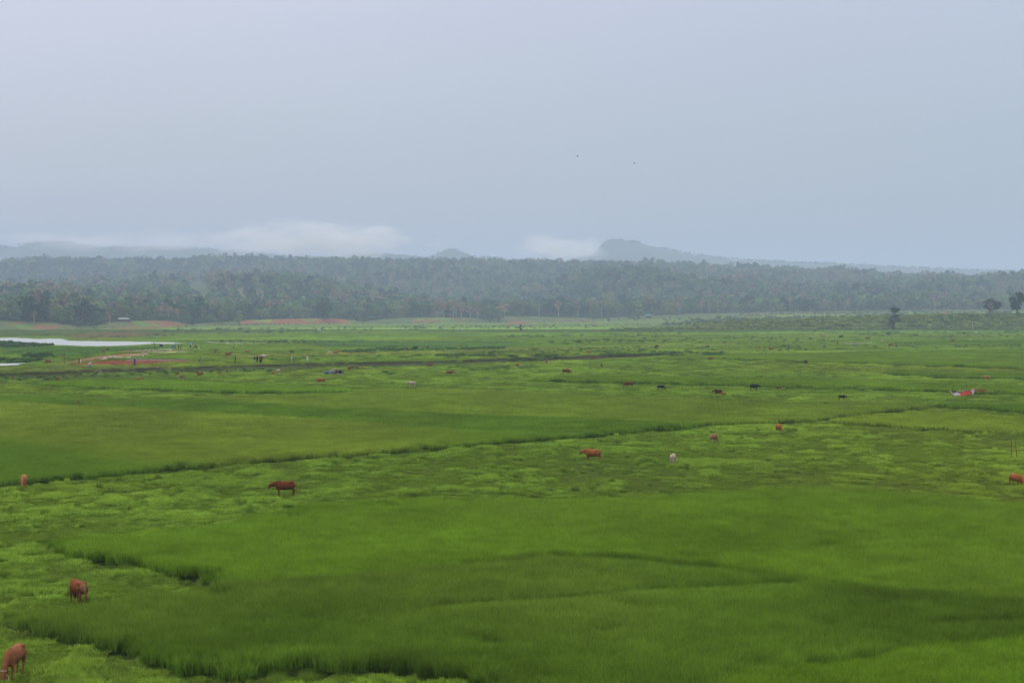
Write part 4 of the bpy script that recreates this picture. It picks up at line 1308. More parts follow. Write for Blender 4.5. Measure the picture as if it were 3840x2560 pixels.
A(2892, 1312, 8, 180, 'lie', 'brown', "brown calf lying right of the weeds in the right middle distance", breed='calf')
# left bank
A(182, 1367, 16, 183, 'graze', 'brown', "brown cow grazing left between the water tongue and the tall poles")
A(388, 1324, 12, -55, 'graze', 'orange', "orange-brown calf grazing at the edge of the red soil", breed='calf')
A(404, 1315, 9, -150, 'graze', 'black', "black calf grazing between the red soil and the backwater", breed='calf')
A(808, 1326, 13, -95, 'graze', 'brown', "brown cow seen head-on behind the people on the bank")
A(855, 1333, 10, -20, 'lie', 'brown', "brown cow lying behind the man in black")
A(876, 1309, 10, 100, 'graze', 'brown', "brown cow nearest the muddy pool")
A(928, 1327, 11, 170, 'graze', 'orange', "orange cow grazing behind the group with the pink umbrella")
A(1095, 1326, 11, 180, 'stand', 'dark', "dark brown cow standing side-on behind the man in pale clothes")
A(1238, 1325, 7, 180, 'lie', 'cream', "small cream calf lying left of the orange cow above the pale track", breed='calf')
A(1260, 1326, 9, 3, 'lie', 'orange', "orange cow lying on the pale track")
A(1530, 1316, 12, -85, 'graze', 'brown', "brown cow grazing head-on left of the two black buffalo")
A(1549, 1312, 8, 175, 'low', 'black', "smaller black buffalo of the pair in the centre distance", breed='buffalo', group=None)
A(1558, 1312, 12, 10, 'stand', 'black', "bigger black buffalo of the pair in the centre distance", breed='buffalo', group=None)
A(1604, 1306, 6, 0, 'graze', 'black', "small black goat right of the pair of buffalo", breed='goat', group=None)
A(1440, 1307, 5, 0, 'graze', 'black', "small black goat on the left in the tall grass strip", breed='goat', group=None)
A(1726, 1303, 8, 20, 'graze', 'orange', "orange cow in the grass strip in the far centre")
# far right
A(3085, 1264, 8, 175, 'lie', 'tan', "tan cow lying in front of the embankment")
A(3153, 1270, 11, 5, 'low', 'black', "black cow standing before a brown calf in the far right meadow")
A(3157, 1263, 9, 80, 'stand', 'brown', "brown calf standing just behind the black cow in the far right meadow", breed='calf')
A(3331, 1258, 9, 160, 'stand', 'black', "black cow alone by the dark bushes in the far right meadow")
A(3253, 1272, 7, 0, 'lie', 'brown', "brown cow lying behind the dry reed fence")
A(3141, 1293, 12, 95, 'low', 'brown', "brown cow seen from behind left of the dry reed fence")
A(3341, 1301, 12, 180, 'graze', 'orange', "orange-brown cow grazing right of the dry reed fence")
A(3359, 1289, 8, 90, 'low', 'brown', "small brown calf above the orange-brown cow on the right", breed='calf')
A(3574, 1283, 10, 180, 'graze', 'brown', "red-brown cow grazing before the farthest narrow rice strip")
A(3580, 1268, 5, 90, 'low', 'ginger', "tiny ginger calf behind the farthest narrow rice strip", breed='calf')
A(3616, 1254, 8, 180, 'low', 'black', "black cow at the left end of a row of three below the embankment trees")
A(3632, 1253, 7, 180, 'low', 'brown', "brown cow in the middle of a row of three below the embankment trees")
A(3660, 1252, 7, 180, 'low', 'white', "white cow at the right end of a row of three below the embankment trees")
A(3057, 1246, 6, 180, 'graze', 'black', "black goat in front of the embankment", breed='goat', group=None)
A(3138, 1280, 8, 90, 'low', 'red', "dark red calf left of the dry reed fence", breed='calf')
# halter rope on the thin cow
rp = MB()
_d = Vector((.15, 0, -.36)).normalized()
for c_, r_ in ((Vector((.93, 0, .42)), .125),):
    ring = []
    for k in range(13):
        t_ = 2 * math.pi * k / 12
        ring.append(c_ + Vector((0, 1, 0)) * math.cos(t_) * r_ + _d.cross(Vector((0, 1, 0))) * math.sin(t_) * r_)
    rp.tube(ring, .012, 5, cap=False)
rp.tube(bez([(1.0, .11, .35), (.98, .20, .20), (1.06, .16, .03)], 4), .010, 5)
rp.build("halter_rope", M_rope, cowC, True)

# ---------------------------------------------------------------- weeds, reeds and scrub (uncountable cover)
def weed_proto(seed, r_, h, n, size):
    r = np.random.RandomState(seed)
    k = 9
    cen = np.stack([(r.rand(k) - .5) * 1.6 * r_, (r.rand(k) - .5) * 1.6 * r_, h * (.30 + .25 * r.rand(k))], 1)
    v, f, rv = leaf_quads(r, cen, np.full(k, h * .5), n, size, .8)
    v[:, 2] = np.maximum(v[:, 2], 0)
    return bpy.data.objects.new("weed_tile", np_mesh("weed_tile", v, f, [M_weed], {"rv": ("FLOAT", "POINT", rv)}))
WEED = [weed_proto(500 + s, .8, .8, 130, .26) for s in range(3)]
def tall_proto(seed):
    v, f, rv, hv = blades(seed, 4.0, 420, 1.5, 0.14, 0.35, 30)
    return proto("tall_grass_tile", v, f, rv, hv, M_blade)
TALL = [tall_proto(540 + s) for s in range(3)]

def in_poly_points(poly, sp, keep=1.0, patch=0, seed=1):
    p = np.array(poly, float)
    v0, v1 = p[:, 1].min(), p[:, 1].max()
    ya, yb_ = dist(v1, 0), dist(max(v0, 1180), 1.0)
    ys = np.arange(ya * .88, yb_ * 1.05 + sp, sp)
    o = []
    for y in ys:
        x0 = (p[:, 0].min() - 1920) * y / F; x1 = (p[:, 0].max() - 1920) * y / F
        xs = np.arange(x0, x1, sp)
        o.append(np.stack([xs, np.full_like(xs, y)], 1))
    q = np.concatenate(o); q += (rng.rand(*q.shape) - .5) * sp
    x, y = q[:, 0], q[:, 1]
    z = height(x, y)
    u, v = project(x, y, z)
    m = inside(u, v, poly) & (rng.rand(len(x)) < keep)
    if patch: m &= fbm(x, y, patch, seed, 3) > .5
    return x[m], y[m], z[m]

def cover(name, items, label, cat):
    """items: (x, y, z, proto list index, scale, colour)"""
    P, R_, S, T, K = [], [], [], [], []
    protos = WEED + TALL
    for x, y, z, kind, s, col in items:
        n = len(x)
        if not n: continue
        P.append(np.stack([x, y, z - .03], 1)); R_.append(np.stack([0 * x, 0 * x, rng.rand(n) * 6.28], 1))
        ss = s * (.5 + .7 * rng.rand(n)) * (1.0 if kind == 't' else .82)
        S.append(np.stack([ss, ss, ss * (.8 + .5 * rng.rand(n))], 1))
        cc = np.tile(col, (n, 1)) * (.7 + .6 * rng.rand(n))[:, None]
        T.append(cc)
        K.append(rng.randint(0, 3, n) + (0 if kind == 'w' else 3))
    return scatter(name, protos, np.concatenate(P), np.concatenate(R_), np.concatenate(S), np.concatenate(T), np.concatenate(K), label, cat)

DG = (0.095, 0.160, 0.038); OG = (0.120, 0.170, 0.040)
cover("scrub", [
    (*in_poly_points([(1880, 1318), (2040, 1305), (2300, 1301), (2520, 1303), (2720, 1298), (2730, 1308), (2640, 1322), (2500, 1334), (2250, 1340), (2050, 1352), (1900, 1358), (1880, 1340)], 2.5, .4, 5, 31), 'w', .9, DG),
    (*in_poly_points([(1880, 1340), (2050, 1335), (2100, 1340), (2050, 1352), (1900, 1358)], 1.9, .6), 'w', 1.3, (0.066, 0.120, 0.032)),
    (*in_poly_points([(2250, 1328), (2500, 1326), (2720, 1322), (2720, 1332), (2500, 1336), (2260, 1340)], 2.0, .6, 6, 33), 'w', 1.2, (0.070, 0.130, 0.034)),
    (*in_poly_points([(2080, 1283), (2300, 1272), (2520, 1270), (2520, 1288), (2300, 1291), (2100, 1297), (1950, 1300)], 4.0, .45, 14, 3), 'w', 1.3, (0.100, 0.165, 0.036)),
    (*in_poly_points([(2520, 1266), (2760, 1262), (3120, 1272), (3140, 1285), (2900, 1291), (2600, 1289)], 4.4, .35, 16, 4), 'w', 1.2, (0.10, 0.165, 0.040)),
], "dark leafy scrub on the plain right of the river bank", "scrub")
cover("weeds", [
    (*in_poly_points([(1270, 1318), (1440, 1308), (1560, 1307), (1900, 1303), (1900, 1309), (1560, 1315), (1280, 1325)], 2.3, .8), 'w', 1.0, (0.070, 0.140, 0.040)),
    (*in_poly_points([(1390, 1340), (1560, 1330), (1700, 1326), (1880, 1320), (1880, 1346), (1700, 1350), (1500, 1352)], 2.1, .6, 14, 5), 'w', 1.2, DG),
    (*in_poly_points([(1000, 1338), (1250, 1330), (1400, 1336), (1400, 1350), (1240, 1352), (1000, 1356)], 2.0, .35, 10, 6), 'w', .8, DG),
    (*in_poly_points([(1650, 1378), (1850, 1372), (2040, 1375), (2040, 1392), (1850, 1394), (1680, 1392)], 1.6, .14), 'w', 1.0, DG),
    (*in_poly_points([(1420, 1398), (1500, 1398), (1480, 1408), (1420, 1407)], 1.3, .6), 'w', .8, DG),
    (*in_poly_points([(1150, 1228), (1600, 1222), (2520, 1215), (2560, 1226), (1900, 1234), (1200, 1242)], 8.0, .35, 24, 8), 'w', 1.6, (0.090, 0.140, 0.040)),
    (*in_poly_points([(600, 1236), (900, 1232), (1240, 1236), (1240, 1246), (900, 1252), (560, 1262)], 6, .4, 30, 9), 'w', 1.7, (0.080, 0.120, 0.045)),
    (*in_poly_points([(1900, 1256), (2300, 1252), (2560, 1250), (2560, 1266), (2200, 1268), (1900, 1266)], 5, .4, 24, 10), 'w', 1.3, DG),
    (*in_poly_points([(2290, 1236), (2520, 1231), (2540, 1243), (2300, 1244)], 5, .7, 20, 11), 'w', 2.4, DG),
    (*in_poly_points([(3200, 1293), (3380, 1290), (3580, 1292), (3600, 1306), (3300, 1312), (3160, 1308)], 3.2, .2, 12, 12), 'w', 1.1, DG),
    (*in_poly_points([(3560, 1296), (3840, 1292), (3900, 1304), (3600, 1306)], 3.0, .25), 'w', 1.0, DG),
    (*in_poly_points([(2800, 1302), (2960, 1298), (3120, 1302), (3060, 1318), (2820, 1320)], 2.6, .25, 9, 13), 'w', 1.0, DG),
    (*in_poly_points([(3180, 1248), (3480, 1244), (3840, 1242), (3840, 1272), (3440, 1268), (3240, 1262)], 5, .25, 20, 14), 'w', 1.4, DG),
    (*in_poly_points([(700, 1279), (1100, 1277), (1300, 1283), (1100, 1289), (820, 1283)], 3.2, .6), 'w', .9, (0.075, 0.105, 0.045)),
    (*in_poly_points([(300, 1262), (640, 1258), (640, 1268), (300, 1270)], 5, .4, 20, 15), 'w', 1.4, (0.085, 0.11, 0.05)),
], "patches of leafy weeds dotted over the far plain", "weeds")
cover("reeds", [
    (*in_poly_points([(-900, 1272), (0, 1281), (40, 1284), (90, 1289), (200, 1294), (190, 1299), (60, 1304), (-900, 1304)], 1.9, .9), 'w', 1.3, (0.050, 0.100, 0.030)),
    (*in_poly_points([(90, 1330), (190, 1329), (195, 1343), (90, 1344)], 1.7, .7), 'w', 1.2, (0.052, 0.105, 0.030)),
    (*in_poly_points([(-900, 1348), (0, 1350), (150, 1350), (155, 1356), (100, 1361), (0, 1363), (-900, 1366)], 1.5, .95), 'w', 1.1, (0.055, 0.120, 0.030)),
], "dark waterside plants along the backwater at the left", "reeds")
# river bank
def bank_pts(sp, lo_off, hi_off, keep, patch=0):
    o = []
    for y in np.arange(230, 480, sp):
        xs = np.arange(-0.40 * y, 0.14 * y, sp); o.append(np.stack([xs, np.full_like(xs, y)], 1))
    q = np.concatenate(o); q += (rng.rand(*q.shape) - .5) * sp
    x, y = q[:, 0], q[:, 1]; z = height(x, y); u, v = project(x, y, z)
    a, b = np.interp(u, *BANK_HI) + hi_off, np.interp(u, *BANK_LO) + lo_off
    m = (v > a) & (v < b) & (rng.rand(len(x)) < keep)
    if patch: m &= fbm(x, y, patch, 77, 3) > .5
    return x[m], y[m], z[m]
cover("bank_weeds", [
    (*bank_pts(1.6, -4, 14, .6, 6), 'w', .65, (0.052, 0.100, 0.026)),
    (*bank_pts(2.2, -2, 14, .5), 'w', .6, (0.080, 0.140, 0.030)),
    (*bank_pts(1.8, -3, 16, .35), 'w', .45, (0.040, 0.060, 0.022)),
], "rough dark weeds growing down the eroded river bank", "weeds")
# embankment cover
def emb_pts(sp, keep, patch=0, seed=1, t0=-6, t1=60):
    o = []
    for y in np.arange(1030, 1140, sp):
        xs = np.arange(0.115 * y, 0.46 * y, sp); o.append(np.stack([xs, np.full_like(xs, y)], 1))
    q = np.concatenate(o); q += (rng.rand(*q.shape) - .5) * sp
    x, y = q[:, 0], q[:, 1]; z = height(x, y)
    eb = 1060 + 25 * (fbm(x, y * 0, 60, 9, 3) - 0.5)
    m = (y > eb + t0) & (y < eb + t1) & (rng.rand(len(x)) < keep)
    if patch: m &= fbm(x, y, patch, seed, 3) > .53
    return x[m], y[m], z[m]
cover("embankment_grass", [
    (*emb_pts(3.2, .9), 't', 0.8, (0.160, 0.215, 0.042)),
    (*emb_pts(3.6, .7, 16, 5), 't', 1.0, (0.110, 0.165, 0.034)),
    (*emb_pts(3.8, .45, 14, 7), 'w', 2.6, (0.060, 0.105, 0.028)),
    (*emb_pts(3.2, .7, 0, 8, -16, 4), 'w', 1.5, (0.062, 0.125, 0.032)),
], "tall olive grass and bushes covering the embankment at the right", "grass")

def shore_pts(sp, a, b, u0, u1, keep, patch, seed):
    o = []
    for y in np.arange(1080, 2250, sp):
        xs = np.arange((u0 - 1920) * y / F, (u1 - 1920) * y / F, sp); o.append(np.stack([xs, np.full_like(xs, y)], 1))
    q = np.concatenate(o); q += (rng.rand(*q.shape) - .5) * sp
    x, y = q[:, 0], q[:, 1]; u = 1920 + F * x / y
    ya = np.interp(u, *YA)
    m = (y > ya + a) & (y < ya + b) & (rng.rand(len(x)) < keep) & (fbm(x, y, patch, seed, 3) > .47)
    x, y = x[m], y[m]; z = height(x, y); uu, vv = project(x, y, z)
    k = np.ones(len(x), bool)
    for poly, col in SOIL[5:11]: k &= ~inside(uu, vv, poly)
    return x[k], y[k], z[k]
cover("shore_scrub", [
    (*shore_pts(5.0, 20, 120, -200, 2560, .6, 26, 41), 'w', 3.0, (0.050, 0.085, 0.030)),
    (*shore_pts(5.0, 30, 110, -200, 1400, .7, 40, 42), 'w', 4.5, (0.036, 0.066, 0.026)),
    (*shore_pts(7.0, -90, 25, -200, 2560, .25, 30, 43), 'w', 1.6, (0.075, 0.115, 0.038)),
    (*shore_pts(7.0, -500, 80, 2500, 4200, .35, 45, 44), 'w', 2.6, (0.070, 0.105, 0.036)),
], "low scrub and rough grass along the shore below the forest", "scrub")

# ---------------------------------------------------------------- single trees
LEAFC = {
    'dark': leaf_mat("dark_leaf", (0.026, 0.056, 0.026), False, .15, .5),
    'mid': leaf_mat("mid_leaf", (0.060, 0.115, 0.034), False, .2, .45),
    'light': leaf_mat("light_leaf", (0.125, 0.190, 0.048), False, .25, .4),
    'olive': leaf_mat("olive_leaf", (0.140, 0.150, 0.060), False, .2, .4),
    'dry': leaf_mat("dry_leaf", (0.215, 0.150, 0.100), False, .2, .4),
    'near': leaf_mat("glossy_leaf", (0.026, 0.050, 0.018), False, .2, .5),
}
_tp = {}
def tree_mesh(kind, seed, col, leaves=520, lf=.085, bark=None):
    k = (kind, seed, col, leaves)
    if k not in _tp:
        tb, (v, f, rv) = tree_parts(seed, 10.0, kind, leaves, 10 * lf)
        tm = tb.mesh("trunk", bark or (M_pale if kind in ('bare', 'tall', 'palm') else M_bark), True)
        cm = np_mesh("crown", v, f, [LEAFC[col]], {"rv": ("FLOAT", "POINT", rv)})
        _tp[k] = (tm, cm)
    return _tp[k]

def tree(p, h, kind, seed, col, label, group=None, name="tree", wide=1.0, leaves=520, lf=.085, rz=0.0):
    tm, cm = tree_mesh(kind, seed, col, leaves, lf)
    o = empty(name, p, rz)
    o.scale = (h / 10 * wide, h / 10 * wide, h / 10)
    tag(o, label, "bush" if kind == 'bush' else "tree", group)
    link("trunk", tm, o); link("crown", cm, o)
    return o

def line_y(u, off):
    """distance of the terrace behind the shore, off metres further back"""
    return float(np.interp(u, *YA)) + 30 + off
rr = random.Random(11)
KIND = {('full', 'dark'): "dark leafy tree", ('full', 'mid'): "green round tree", ('round', 'mid'): "green long trunked tree", ('full', 'light'): "light green tree",
      ('full', 'olive'): "olive green tree", ('umbrella', 'light'): "spreading light green tree", ('bare', 'dry'): "half bare brownish tree",
      ('tall', 'olive'): "slender pale stemmed tree", ('bush', 'dark'): "dark bush", ('bush', 'mid'): "green bush", ('palm', 'mid'): "palm tree"}
ZONES = [(60, "at the far left edge"), (150, "above the first red cliff"), (230, "right of the first red cliff"), (330, "behind the grassy gully at the left"), (430, "left of the grey roofed house"), (490, "behind the grey roofed house"),
         (570, "above the left of the second red cliff"), (690, "above the right of the second red cliff"), (790, "behind the green gully"), (880, "left of the third red cliff"), (980, "over the start of the third red cliff"), (1090, "over the middle of the third red cliff"),
         (1200, "left of the big spreading tree"), (1330, "over the right end of the third red cliff"), (1440, "around the teal roofed house"), (1550, "left of the dry grove"), (1680, "behind the left of the dry grove"), (1830, "behind the right of the dry grove"),
         (1940, "left of the upright dark tree"), (2060, "right of the upright dark tree"), (2180, "above the sixth red patch"), (2300, "behind the small lone tree"), (2450, "beside the tall narrow tree"), (2560, "beside the flat topped tree"),
         (2700, "behind the grassy terrace"), (2830, "behind the thatched hut on the terrace"), (2960, "behind the white heap"), (3100, "behind the left of the embankment"), (3250, "left of the layered tree"), (3400, "right of the layered tree"),
         (3520, "below the white hillside roof"), (3640, "behind the brown farm shed"), (3760, "behind the forked tree"), (9999, "at the right edge behind the embankment")]
def row_tree(u, hpx, kind, col, off, sd, wide=1.0):
    y = line_y(u, off)
    if u > 2560: y = max(y, 1800 + off)
    p = at(u, y)
    z_ = [t_ for a_, t_ in ZONES if u < a_][0]
    hh_ = hpx / (1.0 if u < 2500 else .72)
    sz_ = ('low ' if hh_ < 20 else 'taller ') if kind == 'bush' else ('small ' if hh_ < 48 else ('big ' if hh_ > 58 else 'middling '))
    tree(p - Vector((0, 0, .3)), hpx / ppm(y), kind, sd, col, sz_ + KIND[(kind, col)] + ' ' + z_, "trees and bushes along the forest edge", {'bush': 'bush', 'palm': 'palm_tree'}.get(kind, 'tree'), wide, rz=rr.random() * 6.28)
for rowi, (off, step, h0, h1) in enumerate(((14, 40, 14, 30), (38, 30, 40, 62), (85, 30, 46, 68))):
    u = -60 + rowi * 7
    while u < 3900:
        gap = 270 < u < 330 or 2560 < u < 2700 and rowi == 0
        hs = 1.0 if u < 2500 else .72
        if not gap:
            if rowi == 0:
                if not (u > 2500 and rr.random() < .6) and not (1370 < u < 1500): row_tree(u, rr.uniform(h0, h1) * hs, 'bush', rr.choice(['dark', 'mid', 'mid']), off + rr.uniform(-6, 8), rr.choice([61, 62, 63]), 1.3)
            else:
                k, c = rr.choice([('full', 'mid')] * 4 + [('full', 'dark')] * 3 + [('round', 'mid')] * 2 + [('full', 'light')] * 2 + [('full', 'olive')] * 2 + [('umbrella', 'light'), ('bare', 'dry'), ('bare', 'dry'), ('tall', 'olive')] + ([('palm', 'mid')] * 2 if 640 < u < 900 else []))
                hh = rr.uniform(h0, h1) * hs * (1.15 if k in ('bare', 'tall') else 1.0)
                row_tree(u, hh, k, c, off + rr.uniform(-12, 14), rr.choice([71, 72, 73]), rr.uniform(1.0, 1.35))
        u += step * rr.uniform(.7, 1.3) * (1.0 if u < 2500 else 1.15)

def tpx(u, y, hpx, kind, sd, col, label, name="tree", wide=1.0, leaves=520, lf=.085):
    tree(at(u, y) - Vector((0, 0, .2)), hpx / ppm(y), kind, sd, col, label, None, name, wide, leaves, lf)
tpx(105, 1118, 96, 'full', 81, 'dark', "largest dark tree at the far left above the first red cliff", wide=1.25, leaves=800)
tpx(165, 1122, 82, 'full', 82, 'dark', "dark round tree right beside the largest one at the far left", wide=1.15, leaves=700)
tpx(128, 1112, 52, 'bare', 83, 'olive', "slim pale trunked tree standing before the large dark tree at the far left")
tpx(218, 1128, 66, 'full', 84, 'light', "yellowish green tree right of the two big dark trees at the left")
tpx(412, 1130, 62, 'bare', 85, 'dry', "bare pale forked tree left of the house with the grey roof")
tpx(832, 1400, 60, 'full', 86, 'olive', "rounded yellow-brown tree below the cleared hill slope")
tpx(898, 1420, 56, 'full', 87, 'light', "rounded light green tree below the cleared hill slope")
tpx(1216, 1590, 78, 'full', 88, 'dark', "big dark spreading tree left of the teal roofed house", wide=1.3, leaves=800)
tpx(1035, 1560, 56, 'cone', 89, 'dark', "narrow dark tree left of the big dark spreading tree")
tpx(1338, 1660, 44, 'full', 90, 'dark', "dark low tree just left of the teal roofed house", wide=1.2)
for k, (u, h, c) in enumerate(((1665, 58, 'dry'), (1700, 64, 'dry'), (1730, 66, 'dry'), (1762, 60, 'dry'), (1790, 54, 'dry'), (1640, 50, 'olive'))):
    tree(at(u, 1725) - Vector((0, 0, .2)), h / ppm(1725), 'bare', 91 + k % 3, c, "leafless pinkish brown tree in the dry grove above the fourth red cliff", "dry grove above the shore", "tree", 1.1, rz=k)
tpx(1600, 1712, 44, 'full', 94, 'dark', "dark bushy tree at the left end of the dry grove", wide=1.4)
tpx(1555, 1705, 34, 'bush', 64, 'dark', "dark bush overhanging the left end of the fourth red cliff", "bush")
tpx(1835, 1735, 70, 'full', 95, 'mid', "green tree closing the right end of the dry grove", wide=1.25)
tpx(1870, 1740, 56, 'full', 96, 'light', "yellow green tree right of the dry grove")
tpx(1893, 1760, 66, 'bare', 97, 'dry', "pale leafless tree leaning beside the dark green tree")
tpx(1976, 1790, 44, 'cone', 98, 'dark', "solitary dark upright tree behind the fifth red cliff", wide=1.5)
tpx(2022, 1800, 52, 'bare', 99, 'olive', "pale twin stemmed tree right of the dark upright tree")
tpx(2095, 1800, 62, 'bare', 100, 'dry', "group of pale stems, tallest leafless tree above the sixth red patch")
tpx(2135, 1810, 50, 'full', 101, 'dark', "dark rounded tree right of the pale stems", wide=1.3)
tpx(2395, 1780, 82, 'cone', 102, 'light', "tall narrow yellow green tree rising above the forest edge", wide=1.5, leaves=600)
tpx(2385, 1700, 38, 'bush', 65, 'mid', "bushes at the foot of the tall narrow tree", "bush", 1.6)
tpx(2512, 1740, 62, 'umbrella', 103, 'olive', "flat topped olive tree right of the tall narrow tree", wide=.9)
tpx(2282, 1600, 22, 'round', 104, 'mid', "small lone tree on the grassy slope before the forest")
tpx(2618, 1500, 24, 'bush', 66, 'mid', "bush at the left of the grassy terrace")
tpx(2696, 1500, 22, 'umbrella', 105, 'mid', "small spreading tree between two bushes on the grassy terrace")
tpx(2731, 1500, 20, 'bush', 67, 'dark', "round dark bush on the grassy terrace")
tpx(2790, 1480, 11, 'bush', 68, 'mid', "small shrub beside the thatched hut on the terrace")
# the three trees on the embankment
tpx(3348, 1046, 84, 'cone', 110, 'near', "leafy tree with layered crown at the foot of the embankment", wide=1.8, leaves=1700, lf=.07)
tpx(3348, 1049, 32, 'bush', 69, 'mid', "pale undergrowth around the foot of the layered tree", "bush", 1.2)
tpx(3711, 1105, 66, 'umbrella', 111, 'near', "spreading tree with forked trunk on top of the embankment", wide=1.15, leaves=1500, lf=.055)
tpx(3816, 1104, 90, 'full', 112, 'near', "tall dark tree at the right edge on top of the embankment", wide=.95, leaves=1700, lf=.055)
tpx(3440, 1062, 26, 'bush', 60, 'dark', "dark bush on the embankment slope right of the layered tree", "bush", 1.6)
tpx(3150, 1066, 20, 'bush', 61, 'dark', "dark bush on the left part of the embankment", "bush", 1.5)
tpx(2748, 1064, 14, 'bush', 62, 'mid', "low bush at the left end of the embankment", "bush", 1.8)
tpx(2892, 1056, 9, 'bush', 63, 'dark', "small dark bush low on the embankment below the white heap", "bush", 1.3)

# ---------------------------------------------------------------- people
M_skin = mat("skin", (0.16, 0.085, 0.055), 0.55, 0.1)
M_hair = mat("hair", (0.012, 0.010, 0.010), 0.5)
M_sole = mat("sandal", (0.05, 0.04, 0.035), 0.7)
_cl = {}
def cloth(c, n="cloth"):
    k = tuple(c)
    if k not in _cl: _cl[k] = mat(n, c, 0.85, 0.25, 9.0, bump=.2)
    return _cl[k]

def hand_geo(mb, wrist, dirv, side, s=1.0):
    """palm, four bent fingers of unequal length and a thumb"""
    d = Vector(dirv).normalized(); a = d.cross(Vector((0, 1, 0)));
    if a.length < .1: a = d.cross(Vector((1, 0, 0)))
    a.normalize(); n_ = d.cross(a)
    w = Vector(wrist)
    mb.tube([w - d * .02, w + d * .04 * s, w + d * .085 * s], [(.022, .018), (.038, .016), (.036, .014)], 6, up=tuple(n_))
    for i, L in enumerate((.062, .074, .070, .054)):
        b0 = w + d * .08 * s + a * (.027 - .018 * i)
        mb.tube([b0, b0 + d * L * .5, b0 + d * L * .85 + n_ * side * .018, b0 + d * L * .8 + n_ * side * .036], [.0085, .008, .0075, .005], 5)
    b0 = w + d * .03 * s + a * .032
    mb.tube([b0, b0 + a * .03 + d * .02, b0 + a * .04 + d * .05 + n_ * side * .012], [.011, .010, .007], 5)

